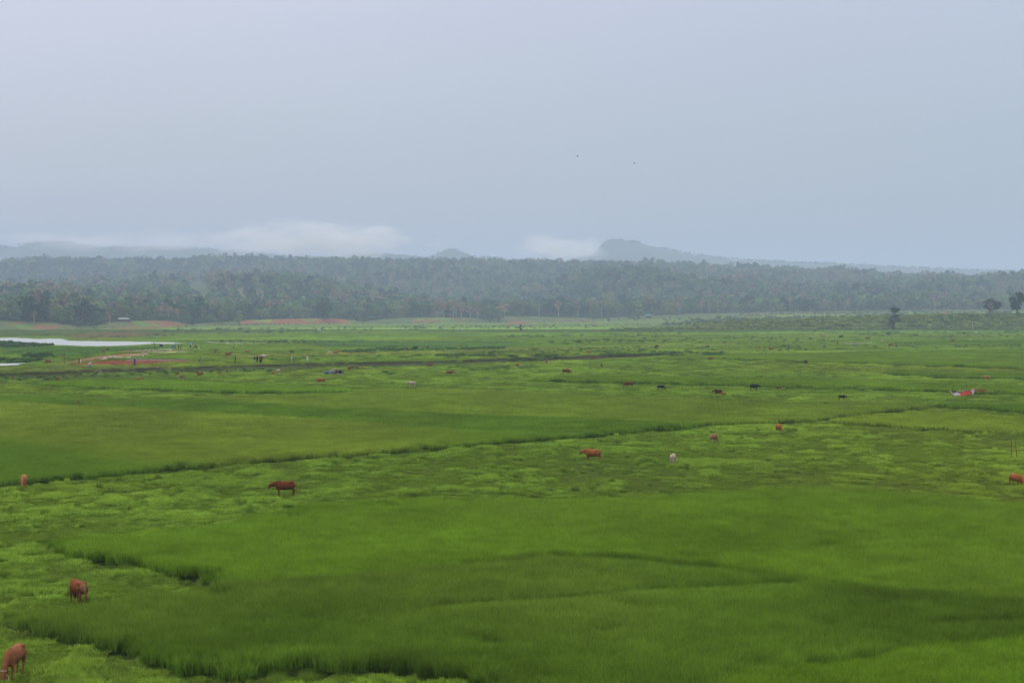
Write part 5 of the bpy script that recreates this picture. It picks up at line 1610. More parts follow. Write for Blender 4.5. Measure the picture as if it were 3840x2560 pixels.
def person(u, v, hpx, head, label, shirt=(.03, .03, .035), legs=(.03, .03, .04), pose='stand', skirt=None, hatc=None, hair=True, arms=None, extra=None, p=None):
    """head: facing direction in degrees (-90 looks at the camera). Figure built 1.66 m tall at the origin facing +X"""
    p = p or G(u, v)
    size = hpx / ppm(p.y) / (1.66 if pose != 'sit' else .95)
    o = empty("person", p - Vector((0, 0, .01)), R(head) + math.atan((1920 - u) / F), size)
    tag(o, label, "person", "people on the river bank" if p.y < 700 else None)
    S = pose == 'sit'
    dz = -.62 if S else 0.0
    st = .17 if pose == 'walk' else .03
    hip = Vector((0, 0, .88 + dz))
    b = MB()
    # torso, neck, head
    b.tube([(0, 0, .84 + dz), (0, 0, .96 + dz), (.01, 0, 1.15 + dz), (.0, 0, 1.30 + dz), (0, 0, 1.38 + dz)], [(.14, .10), (.135, .10), (.145, .105), (.175, .10), (.08, .07)], 12, up=(1, 0, 0))
    b.tube([(0, 0, 1.34 + dz), (.01, 0, 1.48 + dz)], [.052, .050], 8)
    b.ball((.02, 0, 1.555 + dz), (.095, .075, .115), 12, 9)
    b.ball((.105, 0, 1.545 + dz), (.022, .014, .022), 6, 4)           # nose
    b.ball((.085, 0, 1.50 + dz), (.022, .026, .012), 6, 4)            # mouth
    for s in (-1, 1): b.ball((.01, s * .078, 1.55 + dz), (.018, .010, .028), 6, 4)
    # legs
    LG = []
    for s in (-1, 1):
        if S: pts = [(0, s * .09, .27), (.36, s * .12, .42), (.30, s * .12, .07)]
        else: pts = [(0, s * .085, .88), (s * st * .55 + .02, s * .09, .47), (s * st - .02, s * .085, .09)]
        LG.append(pts)
        b.tube(pts, [.088, .056, .036], 8)
        ax, ay, az = pts[-1]
        b.tube([(ax - .04, ay, .045), (ax + .05, ay, .045), (ax + .17, ay, .03)], [(.04, .035), (.04, .032), (.03, .018)], 7)
    # arms
    AR = []
    A_ = arms or 'down'
    for s in (-1, 1):
        sh = Vector((0, s * .19, 1.31 + dz))
        if A_ == 'down' or (A_ in ('raiseL', 'umbrella', 'load') and s == -1 and A_ != 'load'):
            pts = [sh, sh + Vector((-.02, s * .06, -.28)), sh + Vector((.05, s * .07, -.52))]
        elif A_ == 'hips': pts = [sh, sh + Vector((-.06, s * .16, -.25)), sh + Vector((.08, -s * .02, -.36))]
        elif A_ == 'raiseL': pts = [sh, sh + Vector((.05, s * .25, .05)), sh + Vector((.08, s * .34, .26))]
        elif A_ == 'umbrella': pts = [sh, sh + Vector((.14, s * .06, -.20)), sh + Vector((.24, -s * .02, .02))]
        elif A_ == 'load': pts = [sh, sh + Vector((.05, s * .16, .18)), sh + Vector((.02, s * .06, .36))]
        else: pts = [sh, sh + Vector((.06, s * .06, -.27)), sh + Vector((.30, s * .02, -.30))]
        AR.append(pts)
        b.tube(pts, [.048, .040, .026], 7)
    me = remesh(b, .021, 1, "body", M_skin)
    hb_ = MB()
    for s, pts in zip((-1, 1), AR):
        hand_geo(hb_, pts[-1], pts[-1] - pts[-2], s)
    # hands joined into the body mesh
    bm = bmesh.new(); bm.from_mesh(me); hm = hb_.mesh("h", [M_skin], True); bm.from_mesh(hm); bm.to_mesh(me); bm.free(); bpy.data.meshes.remove(hm)
    link("body", me, o)
    # clothes as shells round the body
    c = MB()
    c.tube([(0, 0, .80 + dz), (0, 0, .96 + dz), (.01, 0, 1.15 + dz), (.0, 0, 1.31 + dz), (0, 0, 1.40 + dz)], [(.165, .125), (.160, .122), (.168, .128), (.198, .122), (.075, .075)], 14, up=(1, 0, 0))
    for s, pts in zip((-1, 1), AR): c.tube([pts[0], pts[1], pts[1].lerp(pts[2], .55)], [.072, .062, .055], 8)
    link("shirt", remesh(c, .026, 1, "shirt", cloth(shirt)), o)
    if skirt:
        k = MB(); k.tube([(0, 0, .90 + dz), (.01, 0, .62 + dz), (.02, 0, .16 if not S else .1)], [(.16, .13), (.19, .17), (.23, .20)], 14, up=(1, 0, 0))
        k.build("long_skirt", cloth(skirt), o, True)
    else:
        k = MB()
        k.tube([(0, 0, .93 + dz), (0, 0, .80 + dz)], [(.16, .125), (.17, .13)], 12, up=(1, 0, 0))
        for pts in LG: k.tube([pts[0], pts[1], Vector(pts[1]).lerp(Vector(pts[2]), .9)], [.112, .080, .062], 8)
        link("trousers", remesh(k, .026, 1, "trousers", cloth(legs)), o)
    if hair and not hatc:
        h = MB(); h.ball((-.012, 0, 1.585 + dz), (.100, .086, .105), 12, 8); h.build("hair", M_hair, o, True)
    if hatc:
        h = MB(); h.tube([(-.01, 0, 1.40 + dz), (-.03, 0, 1.50 + dz), (-.015, 0, 1.60 + dz), (0, 0, 1.70 + dz)], [(.13, .11), (.115, .10), (.112, .10), (.02, .02)], 12, up=(1, 0, 0)); h.build("headscarf", cloth(hatc), o, True)
    e = MB()
    for s in (-1, 1): e.ball((.102, s * .032, 1.565 + dz), (.010, .012, .008), 6, 4)
    return o, AR

M_umb = {}
def umbrella(p, c, label, tilt, rz, r=.55):
    o = empty("umbrella", p, rz); o.rotation_euler = (tilt, 0, rz)
    tag(o, label, "umbrella")
    m = MB()
    vs = [(0, 0, .0)]; fs = []
    n = 8; rings = 4
    for i in range(1, rings + 1):
        a = i / rings
        for k in range(n * 2):
            t_ = math.pi * k / n
            rr_ = r * a * (1.0 if k % 2 == 0 else .955)
            vs.append((math.cos(t_) * rr_, math.sin(t_) * rr_, -.24 * a * a))
    q = n * 2
    for k in range(q): fs.append((0, 1 + k, 1 + (k + 1) % q))
    for i in range(rings - 1):
        for k in range(q): fs.append((1 + i * q + k, 1 + (i + 1) * q + k, 1 + (i + 1) * q + (k + 1) % q, 1 + i * q + (k + 1) % q))
    m.addv(vs, fs); cn = m.build("canopy", c, o, True)
    md = cn.modifiers.new("t", 'SOLIDIFY'); md.thickness = .006
    s = MB(); s.tube([(0, 0, .06), (0, 0, -.75)], .011, 6); s.tube(bez([(0, 0, -.75), (.03, 0, -.80), (.06, 0, -.76)], 3), .013, 6); s.build("shaft", M_hoof, o)
    return o

P = person
P(297, 1366, 26, 200, "person in dark clothes carrying a white bag by the red soil", (.03, .028, .03), (.03, .035, .045), 'stand')
P(337, 1379, 26, -80, "person in white top and bright blue skirt with one arm raised", (.60, .58, .66), skirt=(.03, .25, .50), arms='raiseL', hatc=(.22, .06, .28))
P(505, 1371, 27, 90, "person in dark blue dress standing before the red soil, seen from behind", (.03, .10, .22), skirt=(.035, .08, .20), hatc=(.02, .015, .03))
P(752, 1364, 26, 10, "person in grey-blue shirt walking with a dark bag on the bank", (.10, .17, .20), (.22, .25, .30), 'walk')
P(883, 1362, 26, 190, "person all in black walking on the bank above the stakes", (.022, .02, .022), (.035, .032, .032), 'walk')
P(955, 1363, 24, 95, "shorter man in dark shirt and grey trousers, left of three on the bank", (.025, .025, .028), (.25, .28, .32), arms='hips')
P(964.5, 1363, 28, 92, "tall man all in black, middle of three on the bank", (.02, .022, .030), (.018, .02, .028), arms='hips')
P(975.5, 1363, 26, 88, "man in red shirt and black trousers, right of three on the bank", (.30, .02, .018), (.018, .018, .022), arms='down')
o_, ar_ = P(980, 1361.5, 30, 90, "dark clothed person behind the man in red holding a pink umbrella", (.03, .06, .07), (.02, .02, .025), arms='umbrella')
P(1094, 1359, 26, -150, "person in cream shirt carrying a cream cloth, walking on the bank", (.62, .55, .42), (.26, .32, .42), 'walk', arms='front')
P(1153, 1359, 26, -80, "person in cream shirt and long white lungi, rightmost on the bank", (.58, .47, .38), skirt=(.52, .58, .68), arms='front')
# the group by the heaps of white sacks
P(646, 1308.5, 18, -90, "person in bright blue by the tall post, leftmost of the far group", (.03, .16, .36), skirt=(.03, .20, .42), hatc=(.05, .22, .45))
P(653.5, 1308, 15, 70, "stooping dark person just right of the one in bright blue", (.03, .035, .03), (.02, .03, .03))
P(670.5, 1309, 17, -95, "slim dark blue person, third of the far group", (.02, .045, .06), (.02, .04, .05))
P(678.5, 1309, 17, 200, "person with dark top and teal skirt, fourth of the far group", (.05, .05, .035), skirt=(.02, .14, .16))
_ou = P(715, 1307, 15, -90, "dark person under the light blue umbrella", (.02, .04, .05), (.03, .025, .03), arms='umbrella')
P(724, 1306.5, 7, 30, "small dark person crouching left of the one in a black robe", (.03, .028, .045), (.03, .03, .045), 'sit')
P(732, 1306.5, 15, -90, "person in a long black robe beside the one in orange", (.02, .02, .03), skirt=(.018, .02, .03), hatc=(.02, .02, .025))
P(738, 1306.5, 15, -60, "person in orange-red shirt right of the black robe", (.42, .06, .03), (.04, .03, .03))
P(753.5, 1307, 16, 190, "grey clothed person behind the big white sack", (.20, .23, .26), (.10, .12, .14))
P(1289, 1295, 11, 100, "lone dark person far out on the green plain", (.02, .02, .025), (.02, .02, .025))
P(1183.5, 1237, 7, 90, "left one of two distant people beside pale goods", (.04, .05, .07), (.03, .04, .05))
P(1188, 1237, 6, 60, "right one of two distant people beside pale goods", (.05, .05, .08), (.03, .04, .05))
P(2880, 1203, 8, 90, "left one of two distant dark people left of the white heap", (.03, .05, .05), (.03, .04, .05), p=at(2880, 1122))
P(2887, 1203, 8, 100, "right one of two distant dark people left of the white heap", (.03, .05, .06), (.03, .04, .05), p=at(2887, 1122))
P(3209, 1246, 7, 90, "small dark person standing before the embankment", (.03, .035, .03), (.02, .02, .02))
P(3113, 1271, 6, 90, "tiny dark person left of the black cow in the far right meadow", (.03, .03, .03), (.02, .02, .02))
M_pink = mat("pink_umbrella_cloth", (.62, .26, .44), .7, .2, 3)
M_sky = mat("light_blue_umbrella_cloth", (.06, .22, .42), .7, .2, 3)
g = G(980, 1361.5)
umbrella(g + Vector((.55, -.1, 1.95)), M_pink, "pale pink umbrella tilted right above the man in red", R(-4), R(30), .75)
g = G(715, 1307)
umbrella(g + Vector((.10, 0, 1.80)), M_sky, "light blue umbrella held among the far group", R(15), R(10), .60)

# ---------------------------------------------------------------- poles, frames, shelters
M_bamboo = mat("bamboo", (0.30, 0.24, 0.10), .6, .35, 4)
M_redpole = mat("reddish_bamboo", (0.17, 0.055, 0.030), .6, .45, 3)
M_darkpole = mat("dark_pole", (0.05, 0.045, 0.035), .8, .3, 3)
M_thatch = mat("thatch", (0.22, 0.15, 0.10), .95, .5, 6, bump=.6)
M_brownwall = mat("bamboo_wall", (0.11, 0.065, 0.042), .9, .35, 5)
M_tin = mat("tin_sheet", (0.17, 0.19, 0.20), .7, .35, 2)
M_teal = mat("teal_tin_roof", (0.04, 0.20, 0.17), .5, .3, 2)
M_redroof = mat("reddish_roof", (0.20, 0.10, 0.09), .7, .3, 2)
M_tarp = mat("blue_grey_tarpaulin", (0.065, 0.090, 0.110), .55, .45, 2.5, bump=.5)
M_dark = mat("dark_parts_and_shade", (0.025, 0.017, 0.015), .9, .3)  # near-black for small dark things, also for the shade inside the hut
M_white = mat("white_plastic", (0.50, 0.50, 0.49), .5, .12, 2, bump=.3)
M_bluebar = mat("blue_barrel_plastic", (0.015, 0.075, 0.22), .4, .2, 2)
M_redcl = mat("red_banner_cloth", (0.24, 0.026, 0.010), .75, .3, 3, bump=.3)
M_blcl = mat("pale_blue_print", (0.15, 0.21, 0.25), .7, .45, 4, (0.24, 0.215, 0.185))
M_signblue = mat("dark_blue_board", (0.012, 0.022, 0.075), .5, .3, 5)

def pole(u, v, hpx, label, m, r=.04, lean=(0, 0), name="pole", knob=None):
    p = G(u, v); h = hpx / ppm(p.y)
    b = MB(); b.tube(bez([(0, 0, -.3), (lean[0] * h * .45, lean[1], h * .5), (lean[0] * h, lean[1], h)], 4), [r * 1.15] * 3 + [r] * 4 + [r * .8] * 2, 7)
    for k in range(1, 5): b.tube([(lean[0] * h * k / 5, 0, h * k / 5 - .01), (lean[0] * h * k / 5, 0, h * k / 5 + .01)], r * 1.3, 7)
    o = b.build(name, m, None, True, p)
    tag(o, label, name.replace('_', ' '))
    return o
pole(92, 1327, 33, "pale bamboo pole leaning right beside the backwater", M_bamboo, .05, (.14, 0))
pole(228, 1366, 24, "short bamboo stake left of the tall dark pole", M_bamboo, .045)
pole(54, 1437, 22, "pale bamboo stake standing below the dark bank at the left edge", M_bamboo, .05, (.10, 0), "stake")
pole(767, 1404, 13, "green painted stake on the bank slope", mat("green_paint", (.08, .30, .14), .6), .05, (0, 0), "stake")
pole(852, 1405, 18, "brown stake on the bank slope left of the orange and white cow", M_redpole, .05, (0, 0), "stake")
pole(579, 1311, 30, "tall dark post left of the blue board", M_darkpole, .06, (-.10, 0))
pole(583, 1310, 24, "shorter leaning post crossing the tall one beside the blue board", M_darkpole, .06, (-.12, 0))
pole(560, 1310, 8, "stub of a post at the far end of the red soil", M_darkpole, .06, (.1, 0), "stake")
pole(658.5, 1311, 29, "tall dark post among the far group of people", M_darkpole, .07, (.02, 0))
pole(3296, 1335, 14, "thin dark stake in the broad smooth field at the right", M_darkpole, .03, (0, 0), "stake")
pole(3648, 1229, 28, "pale dead trunk standing on the embankment slope", M_pale, .22, (-.08, 0), "dead_trunk")
pole(871, 2199, 52, "thin reddish stick standing in the front edge of the bright rice field", M_redpole, .014, (.04, 0), "stick")
pole(3149, 2200, 22, "dark tipped stick leaning in the smooth rice field at the right", M_redpole, .013, (.22, 0), "stick")
pole(2257, 2078, 17, "short brown stick in the large rice field", M_redpole, .016, (-.1, 0), "stick")
pole(1510, 1340, 8, "short stub in the weeds above the river bank", M_darkpole, .05, (0, 0), "stake")
pole(1596, 1303, 13, "thin pale pole leaning right beside the black goat", M_bamboo, .04, (.4, 0))
pole(876, 1681, 16, "thin reed standing out of the olive rice field", M_redpole, .012, (0, 0), "stick")
# tall pole with a forked top
pq = G(241, 1366); hq = 50 / ppm(pq.y)
o = empty("pole", pq); tag(o, "tall dark pole with a forked bamboo top on the left bank", "pole")
b = MB(); b.tube([(0, 0, -.3), (0, 0, hq * 1.38)], [.06, .045], 7); b.build("post", M_darkpole, o, True)
for s in (-1, 1):
    b = MB(); b.tube([(0, 0, hq * 1.36), (s * .28, 0, hq * .95), (s * .36, 0, hq * .90)], [.03, .035, .03], 6); b.build("fork_pole", M_bamboo, o, True)

# board on posts
p = G(599, 1310); s_ = 1 / ppm(p.y)
o = empty("signboard", p); tag(o, "dark blue board on a post at the end of the red soil", "signboard")
b = MB(); b.box((0, 0, 11 * s_), (12 * s_, .08, 19 * s_)); b.build("board", M_signblue, o)
b = MB(); b.tube([(0, -.06, -.3), (0, -.06, 24 * s_)], .06, 7); b.build("post", M_darkpole, o, True)

# bamboo frame at the right edge
p = G(3802, 1719); s_ = 1 / ppm(p.y)
o = empty("bamboo_frame", p); tag(o, "reddish bamboo frame of two posts and a rail at the right edge", "frame")
for a, b0, b1, h in ((-12, -9, -11, 71), (14, 13, 4, 66)):
    b = MB(); b.tube([(b0 * s_, 0, -.2), ((b0 + b1) / 2 * s_, 0, h * .5 * s_), (b1 * s_, 0, h * s_)], [.032, .030, .026], 8)
    for k in range(1, 7): b.tube([((b0 + (b1 - b0) * k / 7) * s_, 0, h * k / 7 * s_ - .012), ((b0 + (b1 - b0) * k / 7) * s_, 0, h * k / 7 * s_ + .012)], .036, 8)
    b.build("post", M_redpole, o, True)
b = MB(); b.tube([(-30 * s_, -.05, 31 * s_), (10 * s_, -.05, 31.5 * s_), (80 * s_, -.05, 32 * s_)], [.024, .034, .034], 8)
for k in range(6): b.tube([((-20 + 15 * k) * s_, -.05, 31.3 * s_), ((-19.4 + 15 * k) * s_, -.05, 31.3 * s_)], .040, 8)
b.build("rail", M_redpole, o, True)
b = MB(); b.tube([(60 * s_, 0, -.2), (62 * s_, 0, 66 * s_)], [.032, .028], 8); b.build("post", M_redpole, o, True)

# collapsed red tent
p = G(3640, 1490); s_ = 1 / ppm(p.y)
o = empty("tent", p); tag(o, "collapsed red cloth shelter with white and blue panels slung between bamboo poles", "tent")
def px_(u, v, d=0.0): return Vector(((u - 3640) * s_, d, (1490 - v) * s_))
top = [(3571, 1470, .1), (3580, 1474, .5), (3594, 1471, .8), (3606, 1473, .7), (3618, 1469, .5), (3628, 1467, .2), (3636, 1464, -.1), (3645, 1461, .1), (3652, 1457, .3), (3658, 1456, .4), (3664, 1460, .5), (3672, 1461, .5), (3682, 1458, .4), (3690, 1463, .3), (3698, 1466, .2)]
bot = [(3577, 1490, -.6), (3586, 1489, -.5), (3598, 1485, -.4), (3608, 1483, -.4), (3618, 1481, -.5), (3628, 1479, -.6), (3636, 1479, -.8), (3644, 1477, -.7), (3650, 1470, -.3), (3657, 1467, -.1), (3664, 1463.5, 0), (3672, 1466, .1), (3682, 1466, .2), (3690, 1467, .2), (3698, 1467.5, .2)]
def strip(i0, i1, nm, m, grow=0.0, off=-.03, f0=0.0, f1=1.0):
    b = MB(); vs = []; n = 6; cols = []
    tp_ = bez([px_(*q) for q in top], 4); bt_ = bez([px_(*q) for q in bot], 4)
    a0, a1 = int(i0 * 4), int(i1 * 4)
    for i in range(a0, a1 + 1):
        for j in range(n + 1):
            q = f0 + (f1 - f0) * j / n
            c = tp_[i].lerp(bt_[i], q)
            c.y += .10 * math.sin(i * 1.3 + j) * math.sin(q * math.pi) + off
            c.z -= .06 * math.sin(q * math.pi) * math.sin(i * .9) ** 2
            vs.append(c)
    w_ = n + 1
    fs = [(k * w_ + j, k * w_ + j + 1, (k + 1) * w_ + j + 1, (k + 1) * w_ + j) for k in range(a1 - a0) for j in range(n)]
    b.addv(vs, fs); ob = b.build(nm, m, o, True)
    md = ob.modifiers.new("t", 'SOLIDIFY'); md.thickness = .012
strip(0, 14, "cloth", M_redcl, off=0)
strip(.3, 2.6, "white_panel", M_blcl, off=-.06, f0=.04, f1=.72)
strip(6.6, 8.6, "blue_panel", M_blcl, off=-.07, f0=.02, f1=.98)
strip(9.8, 11.6, "dark_panel", M_tarp, off=-.05, f0=.0, f1=.6)
# folded cloth lying over the ridge
b = MB(); b.tube(bez([px_(3596, 1468, .9), px_(3612, 1470, .8), px_(3622, 1466, .6), px_(3631, 1463, .4), px_(3637, 1459, .3)], 4), [.06 + .05 * (k % 3) for k in range(17)], 7); b.build("folded_cloth", mat("beige_cloth", (.25, .20, .155), .85, .3, 4), o, True)
for pts, r_, m in (
    ([(3562, 1464, .2), (3570, 1474, 0), (3576, 1488, -.6)], .055, M_pale),
    ([(3581, 1444, .8), (3577, 1466, .8), (3577, 1472, .8)], .035, M_darkpole),
    ([(3631, 1434, .9), (3631, 1470, .5), (3633, 1486, .4)], .035, M_darkpole),
    ([(3652, 1461, .4), (3668, 1451, .5), (3686, 1443, .6)], .045, M_bamboo),
    ([(3600, 1470, .9), (3610, 1463, 1.1)], .04, M_pale),
    ([(3640, 1462, .3), (3700, 1466, .4), (3712, 1466, .4)], .035, M_bamboo),
    ([(3671, 1459, .3), (3670, 1478, -.2), (3668, 1491, -.3)], .035, M_redpole),
    ([(3704, 1466, .5), (3704, 1480, .4), (3705, 1490, .4)], .03, M_bamboo),
    ([(3644, 1474, -.2), (3643, 1492, -.3)], .03, M_bamboo),
    ([(3690, 1456, .6), (3716, 1470, .5)], .03, M_redpole)):
    b = MB(); q = [px_(*a) for a in pts]; b.tube(q, r_, 7); b.build("pole", m, o, True)

# low dark shelter near the bank
p = G(1256, 1404); s_ = 1 / ppm(p.y)
o = empty("hut", p); tag(o, "low arched hut with a dark open front and blue-grey tarpaulin by the river bank", "hut")
def arch(x0, x1, y0, y1, h0, h1, n=12):
    """barrel shell from x0 to x1; the axis runs along x"""
    vs = []; fs = []
    m_ = 8
    for i in range(m_ + 1):
        x = x0 + (x1 - x0) * i / m_
        hh = h0 + (h1 - h0) * i / m_ 
        hh *= (1 - .16 * abs(2 * i / m_ - 1) ** 2)
        for k in range(n + 1):
            t_ = math.pi * k / n
            vs.append((x, (y0 + y1) / 2 - math.cos(t_) * (y1 - y0) / 2, max(0, math.sin(t_)) ** .8 * hh))
    for i in range(m_):
        for k in range(n):
            a = i * (n + 1) + k
            fs.append((a, a + 1, a + n + 2, a + n + 1))
    return vs, fs
W_ = 30 * s_; Hh_ = 20 * s_
b = MB(); vs, fs = arch(-.1 * W_, .98 * W_, -.9, 1.3, Hh_ * .95, Hh_ * .72); b.addv(vs, [f_ for i, f_ in enumerate(fs) if not (0 <= i % 12 < 5 and i // 12 < 8)]); q = b.build("roof", M_thatch, o); md = q.modifiers.new("t", 'SOLIDIFY'); md.thickness = .08
b = MB(); b.box((-.05 * W_, .1, 0), (.92 * W_, .9, Hh_ * .62), .9); b.build("interior_shade", M_dark, o)  # solid dark box standing in for the shade behind the open front
b = MB(); vs, fs = arch(-.72 * W_, .12 * W_, -1.05, 1.35, Hh_ * .62, Hh_ * 1.02); b.addv(vs, fs); q = b.build("tarpaulin", M_tarp, o, True); md = q.modifiers.new("t", 'SOLIDIFY'); md.thickness = .03
for x_, h_ in ((.44 * W_, Hh_ * .85), (.98 * W_, Hh_ * .5), (.02 * W_, Hh_ * .6)):
    b = MB(); b.tube([(x_, -.98, -.1), (x_, -.96, h_)], .05, 6); b.build("post", M_pale, o)
b = MB(); b.tube([(-.02 * W_, -1.0, .10), (1.0 * W_, -1.0, .12)], .05, 6); b.build("rail", M_pale, o)
for k in range(5):
    b = MB(); b.tube([(-.6 * W_ + k * .25 * W_, -.75, Hh_ * .62), (-.45 * W_ + k * .28 * W_, .3, Hh_ * 1.12)], .035, 5); b.build("roof_stick", M_bamboo, o)
p2 = G(1224, 1403)
b = MB(); b.tube([(-.42, 0, .30), (-.38, 0, .30), (0, 0, .30), (.38, 0, .30), (.42, 0, .30)], [.24, .29, .31, .29, .24], 12, up=(0, 0, 1))
o = empty("barrel", p2); tag(o, "blue plastic barrel lying left of the arched hut", "barrel")
b.build("drum", M_bluebar, o, True)
for x_ in (-.2, .2):
    c = MB(); c.tube([(x_ - .015, 0, .30), (x_ + .015, 0, .30)], .322, 12, up=(0, 0, 1)); c.build("hoop", M_bluebar, o)

# houses
def house(p, wpx, hpx, label, roofm, wallm, rz=0.0, name="house", deep=.7, eave=.55, door=True, cat="house"):
    s = 1 / ppm(p.y); W = wpx * s; Hh = hpx * s; D = W * deep
    o = empty(name, p - Vector((0, 0, .1)), rz); tag(o, label, cat)
    b = MB(); b.box((-W * .42, -D * .42, -.4), (W * .42, D * .42, Hh * eave)); b.build("wall", wallm, o)
    r = MB(); z0, z1 = Hh * eave * .96, Hh
    vs = [(-W / 2, -D / 2, z0), (W / 2, -D / 2, z0), (W / 2, D / 2, z0), (-W / 2, D / 2, z0), (-W * .36, 0, z1), (W * .36, 0, z1)]
    r.addv(vs, [(0, 1, 5, 4), (2, 3, 4, 5), (1, 2, 5), (3, 0, 4), (3, 2, 1, 0)]); r.build("roof", roofm, o)
    if door:
        d = MB(); d.box((-W * .06, -D * .42 - .06, 0), (W * .06, -D * .42 - .01, Hh * eave * .8)); d.build("door", M_dark, o)
        for q in (-.27, .24):
            d = MB(); d.box((W * q - W * .05, -D * .42 - .06, Hh * eave * .35), (W * q + W * .05, -D * .42 - .01, Hh * eave * .7)); d.build("window", M_dark, o)
    return o
house(at(464, line_y(464, 4)), 44, 15, "house with a pale grey two sided tin roof above the second red cliff", M_tin, M_brownwall, R(12))
house(at(1393, line_y(1393, 50)), 26, 17, "house with a teal tin roof in the trees right of the third red cliff", M_teal, M_redroof, R(-5))
house(at(1088, line_y(1088, 22)), 14, 13, "small hut with a faint teal roof above the third red cliff", M_teal, M_brownwall, 0)
house(at(291, line_y(291, 10)), 16, 12, "small reddish roofed hut left of the grey roofed house", M_redroof, M_brownwall, R(20))
house(at(2183, 1770), 16, 9, "white roofed house among the trees above the sixth red patch", M_tin, M_redroof, 0)
house(at(2432, 1790), 22, 13, "low teal roofed hut right of the tall narrow tree", M_teal, M_brownwall, R(8))
house(at(3406, 2180), 20, 14, "house with a white hipped roof alone in the forest at the right", M_white, M_brownwall, R(5))
house(at(2564, 2520), 10, 7, "tiny white roof high on the wooded hill right of centre", M_white, M_brownwall, 0, door=False)
house(at(2799, 1480), 16, 12, "small thatched hut on the grassy terrace", M_thatch, M_brownwall, 0, "hut", cat="hut")
house(at(3537, 1420), 32, 13, "long low brown thatched shed behind the embankment", M_thatch, M_redroof, R(4), "shed", .5, .5, cat="shed")

# white heap on the embankment and the grey sheet shelter
p = at(2924, 1112); s_ = 1 / ppm(p.y)
b = MB()
for k, (x_, y_, r_) in enumerate(((-8, 0, 5.2), (-3, .3, 6.0), (3, 0, 5.8), (8, .2, 4.8), (11, 0, 3.6))): b.ball((x_ * s_, y_, 2.0 * s_), (r_ * s_ * 1.05, 1.6, r_ * s_), 14, 10)
me = remesh(b, .16, 3, "heap", M_white)
tag(link("tarpaulin_heap", me, None, p - Vector((0, 0, .2))), "white sheet covered heap on top of the embankment", "heap")
p = G(1722, 1240); s_ = 1 / ppm(p.y)
o = empty("shelter", p); tag(o, "grey sheet shelter slumped on the bright grass far out", "shelter")
b = MB(); b.addv([(-10 * s_, -1, .0), (2 * s_, -1.2, .1), (6 * s_, -.8, 6.5 * s_), (-6 * s_, -.3, 5.6 * s_), (-6 * s_, 1.5, 4 * s_), (6 * s_, 1.5, 5 * s_)], [(0, 1, 2, 3), (3, 2, 5, 4)]); q = b.build("sheet", M_tin, o); md = q.modifiers.new("t", 'SOLIDIFY'); md.thickness = .08
b = MB(); b.addv([(6 * s_, -.8, 6.7 * s_), (9 * s_, -1.0, 6.4 * s_), (13 * s_, -1.2, 1.2 * s_), (10 * s_, -1.3, 1.0 * s_)], [(0, 1, 2, 3)]); q = b.build("white_sheet", M_white, o); md = q.modifiers.new("t", 'SOLIDIFY'); md.thickness = .08
b = MB(); b.box((-11 * s_, -.8, -.1), (12 * s_, 1.3, .8), .8); b.build("frame", M_dark, o)

# dead stump
p = G(1952, 1241); s_ = 1 / ppm(p.y)
b = MB()
b.tube([(0, 0, -.5), (.1, 0, 6 * s_), (-.1, 0, 14 * s_), (.2, 0, 25 * s_)], [4.5 * s_, 3.6 * s_, 2.8 * s_, 2.0 * s_], 9)
b.tube([(.3 * s_, 0, 5 * s_), (5 * s_, 0, 6 * s_), (6.5 * s_, 0, 9 * s_)], [2.6 * s_, 2.2 * s_, 1.2 * s_], 7)
b.tube([(0, 0, 12 * s_), (-3 * s_, .2, 16 * s_), (-4.5 * s_, .2, 18 * s_)], [1.8 * s_, 1.4 * s_, .6 * s_], 7)
b.tube([(0, 0, 16 * s_), (4.2 * s_, .1, 20 * s_), (4.6 * s_, .1, 23 * s_)], [1.7 * s_, 1.3 * s_, .7 * s_], 7)
b.tube([(0, 0, 19 * s_), (-2.5 * s_, 0, 24 * s_)], [1.4 * s_, .9 * s_], 7)
me = remesh(b, .22, 1, "tree_stump", mat("charred_wood", (.022, .020, .020), .9, .3, 1.5))
tag(link("tree_stump", me, None, p), "tall black dead stump with broken stubs on the far green plain", "tree stump")

# dry reed fence
p = G(3212, 1292); s_ = 1 / ppm(p.y)
o = empty("fence", p); tag(o, "fence of pale dry stalks in the far right meadow", "fence")
rq = random.Random(4)
for seg in range(7):
    b = MB()
    for k in range(6):
        x_ = (-46 + seg * 11 + k * 1.8) * s_; h_ = rq.uniform(4, 9) * s_
        b.tube([(x_, rq.uniform(-.2, .2), -.1), (x_ + rq.uniform(-.3, .3), 0, h_)], .09, 4)
    b.build("stalks", M_pale, o)
b = MB(); b.tube([(-46 * s_, .1, 3 * s_), (28 * s_, .1, 2 * s_)], .08, 5); b.build("rail", M_pale, o)
for (u, v, h, lab) in ((3254, 1288, 5, "short pale stalk bundle right of the dry fence"), (3266, 1288, 10, "taller pale stalk bundle leaning right of the dry fence"), (3308, 1280, 9, "pale brown stalk bundle farthest right of the dry fence")):
    p = G(u, v); s_ = 1 / ppm(p.y); b = MB()
    for k in range(7): b.tube([(rq.uniform(-.3, .3), rq.uniform(-.2, .2), -.1), (rq.uniform(-.2, .5), 0, h * s_ * rq.uniform(.7, 1))], [.10, .04], 5)
    tag(b.build("stalk_bundle", M_pale, None, False, p), lab, "stalks")

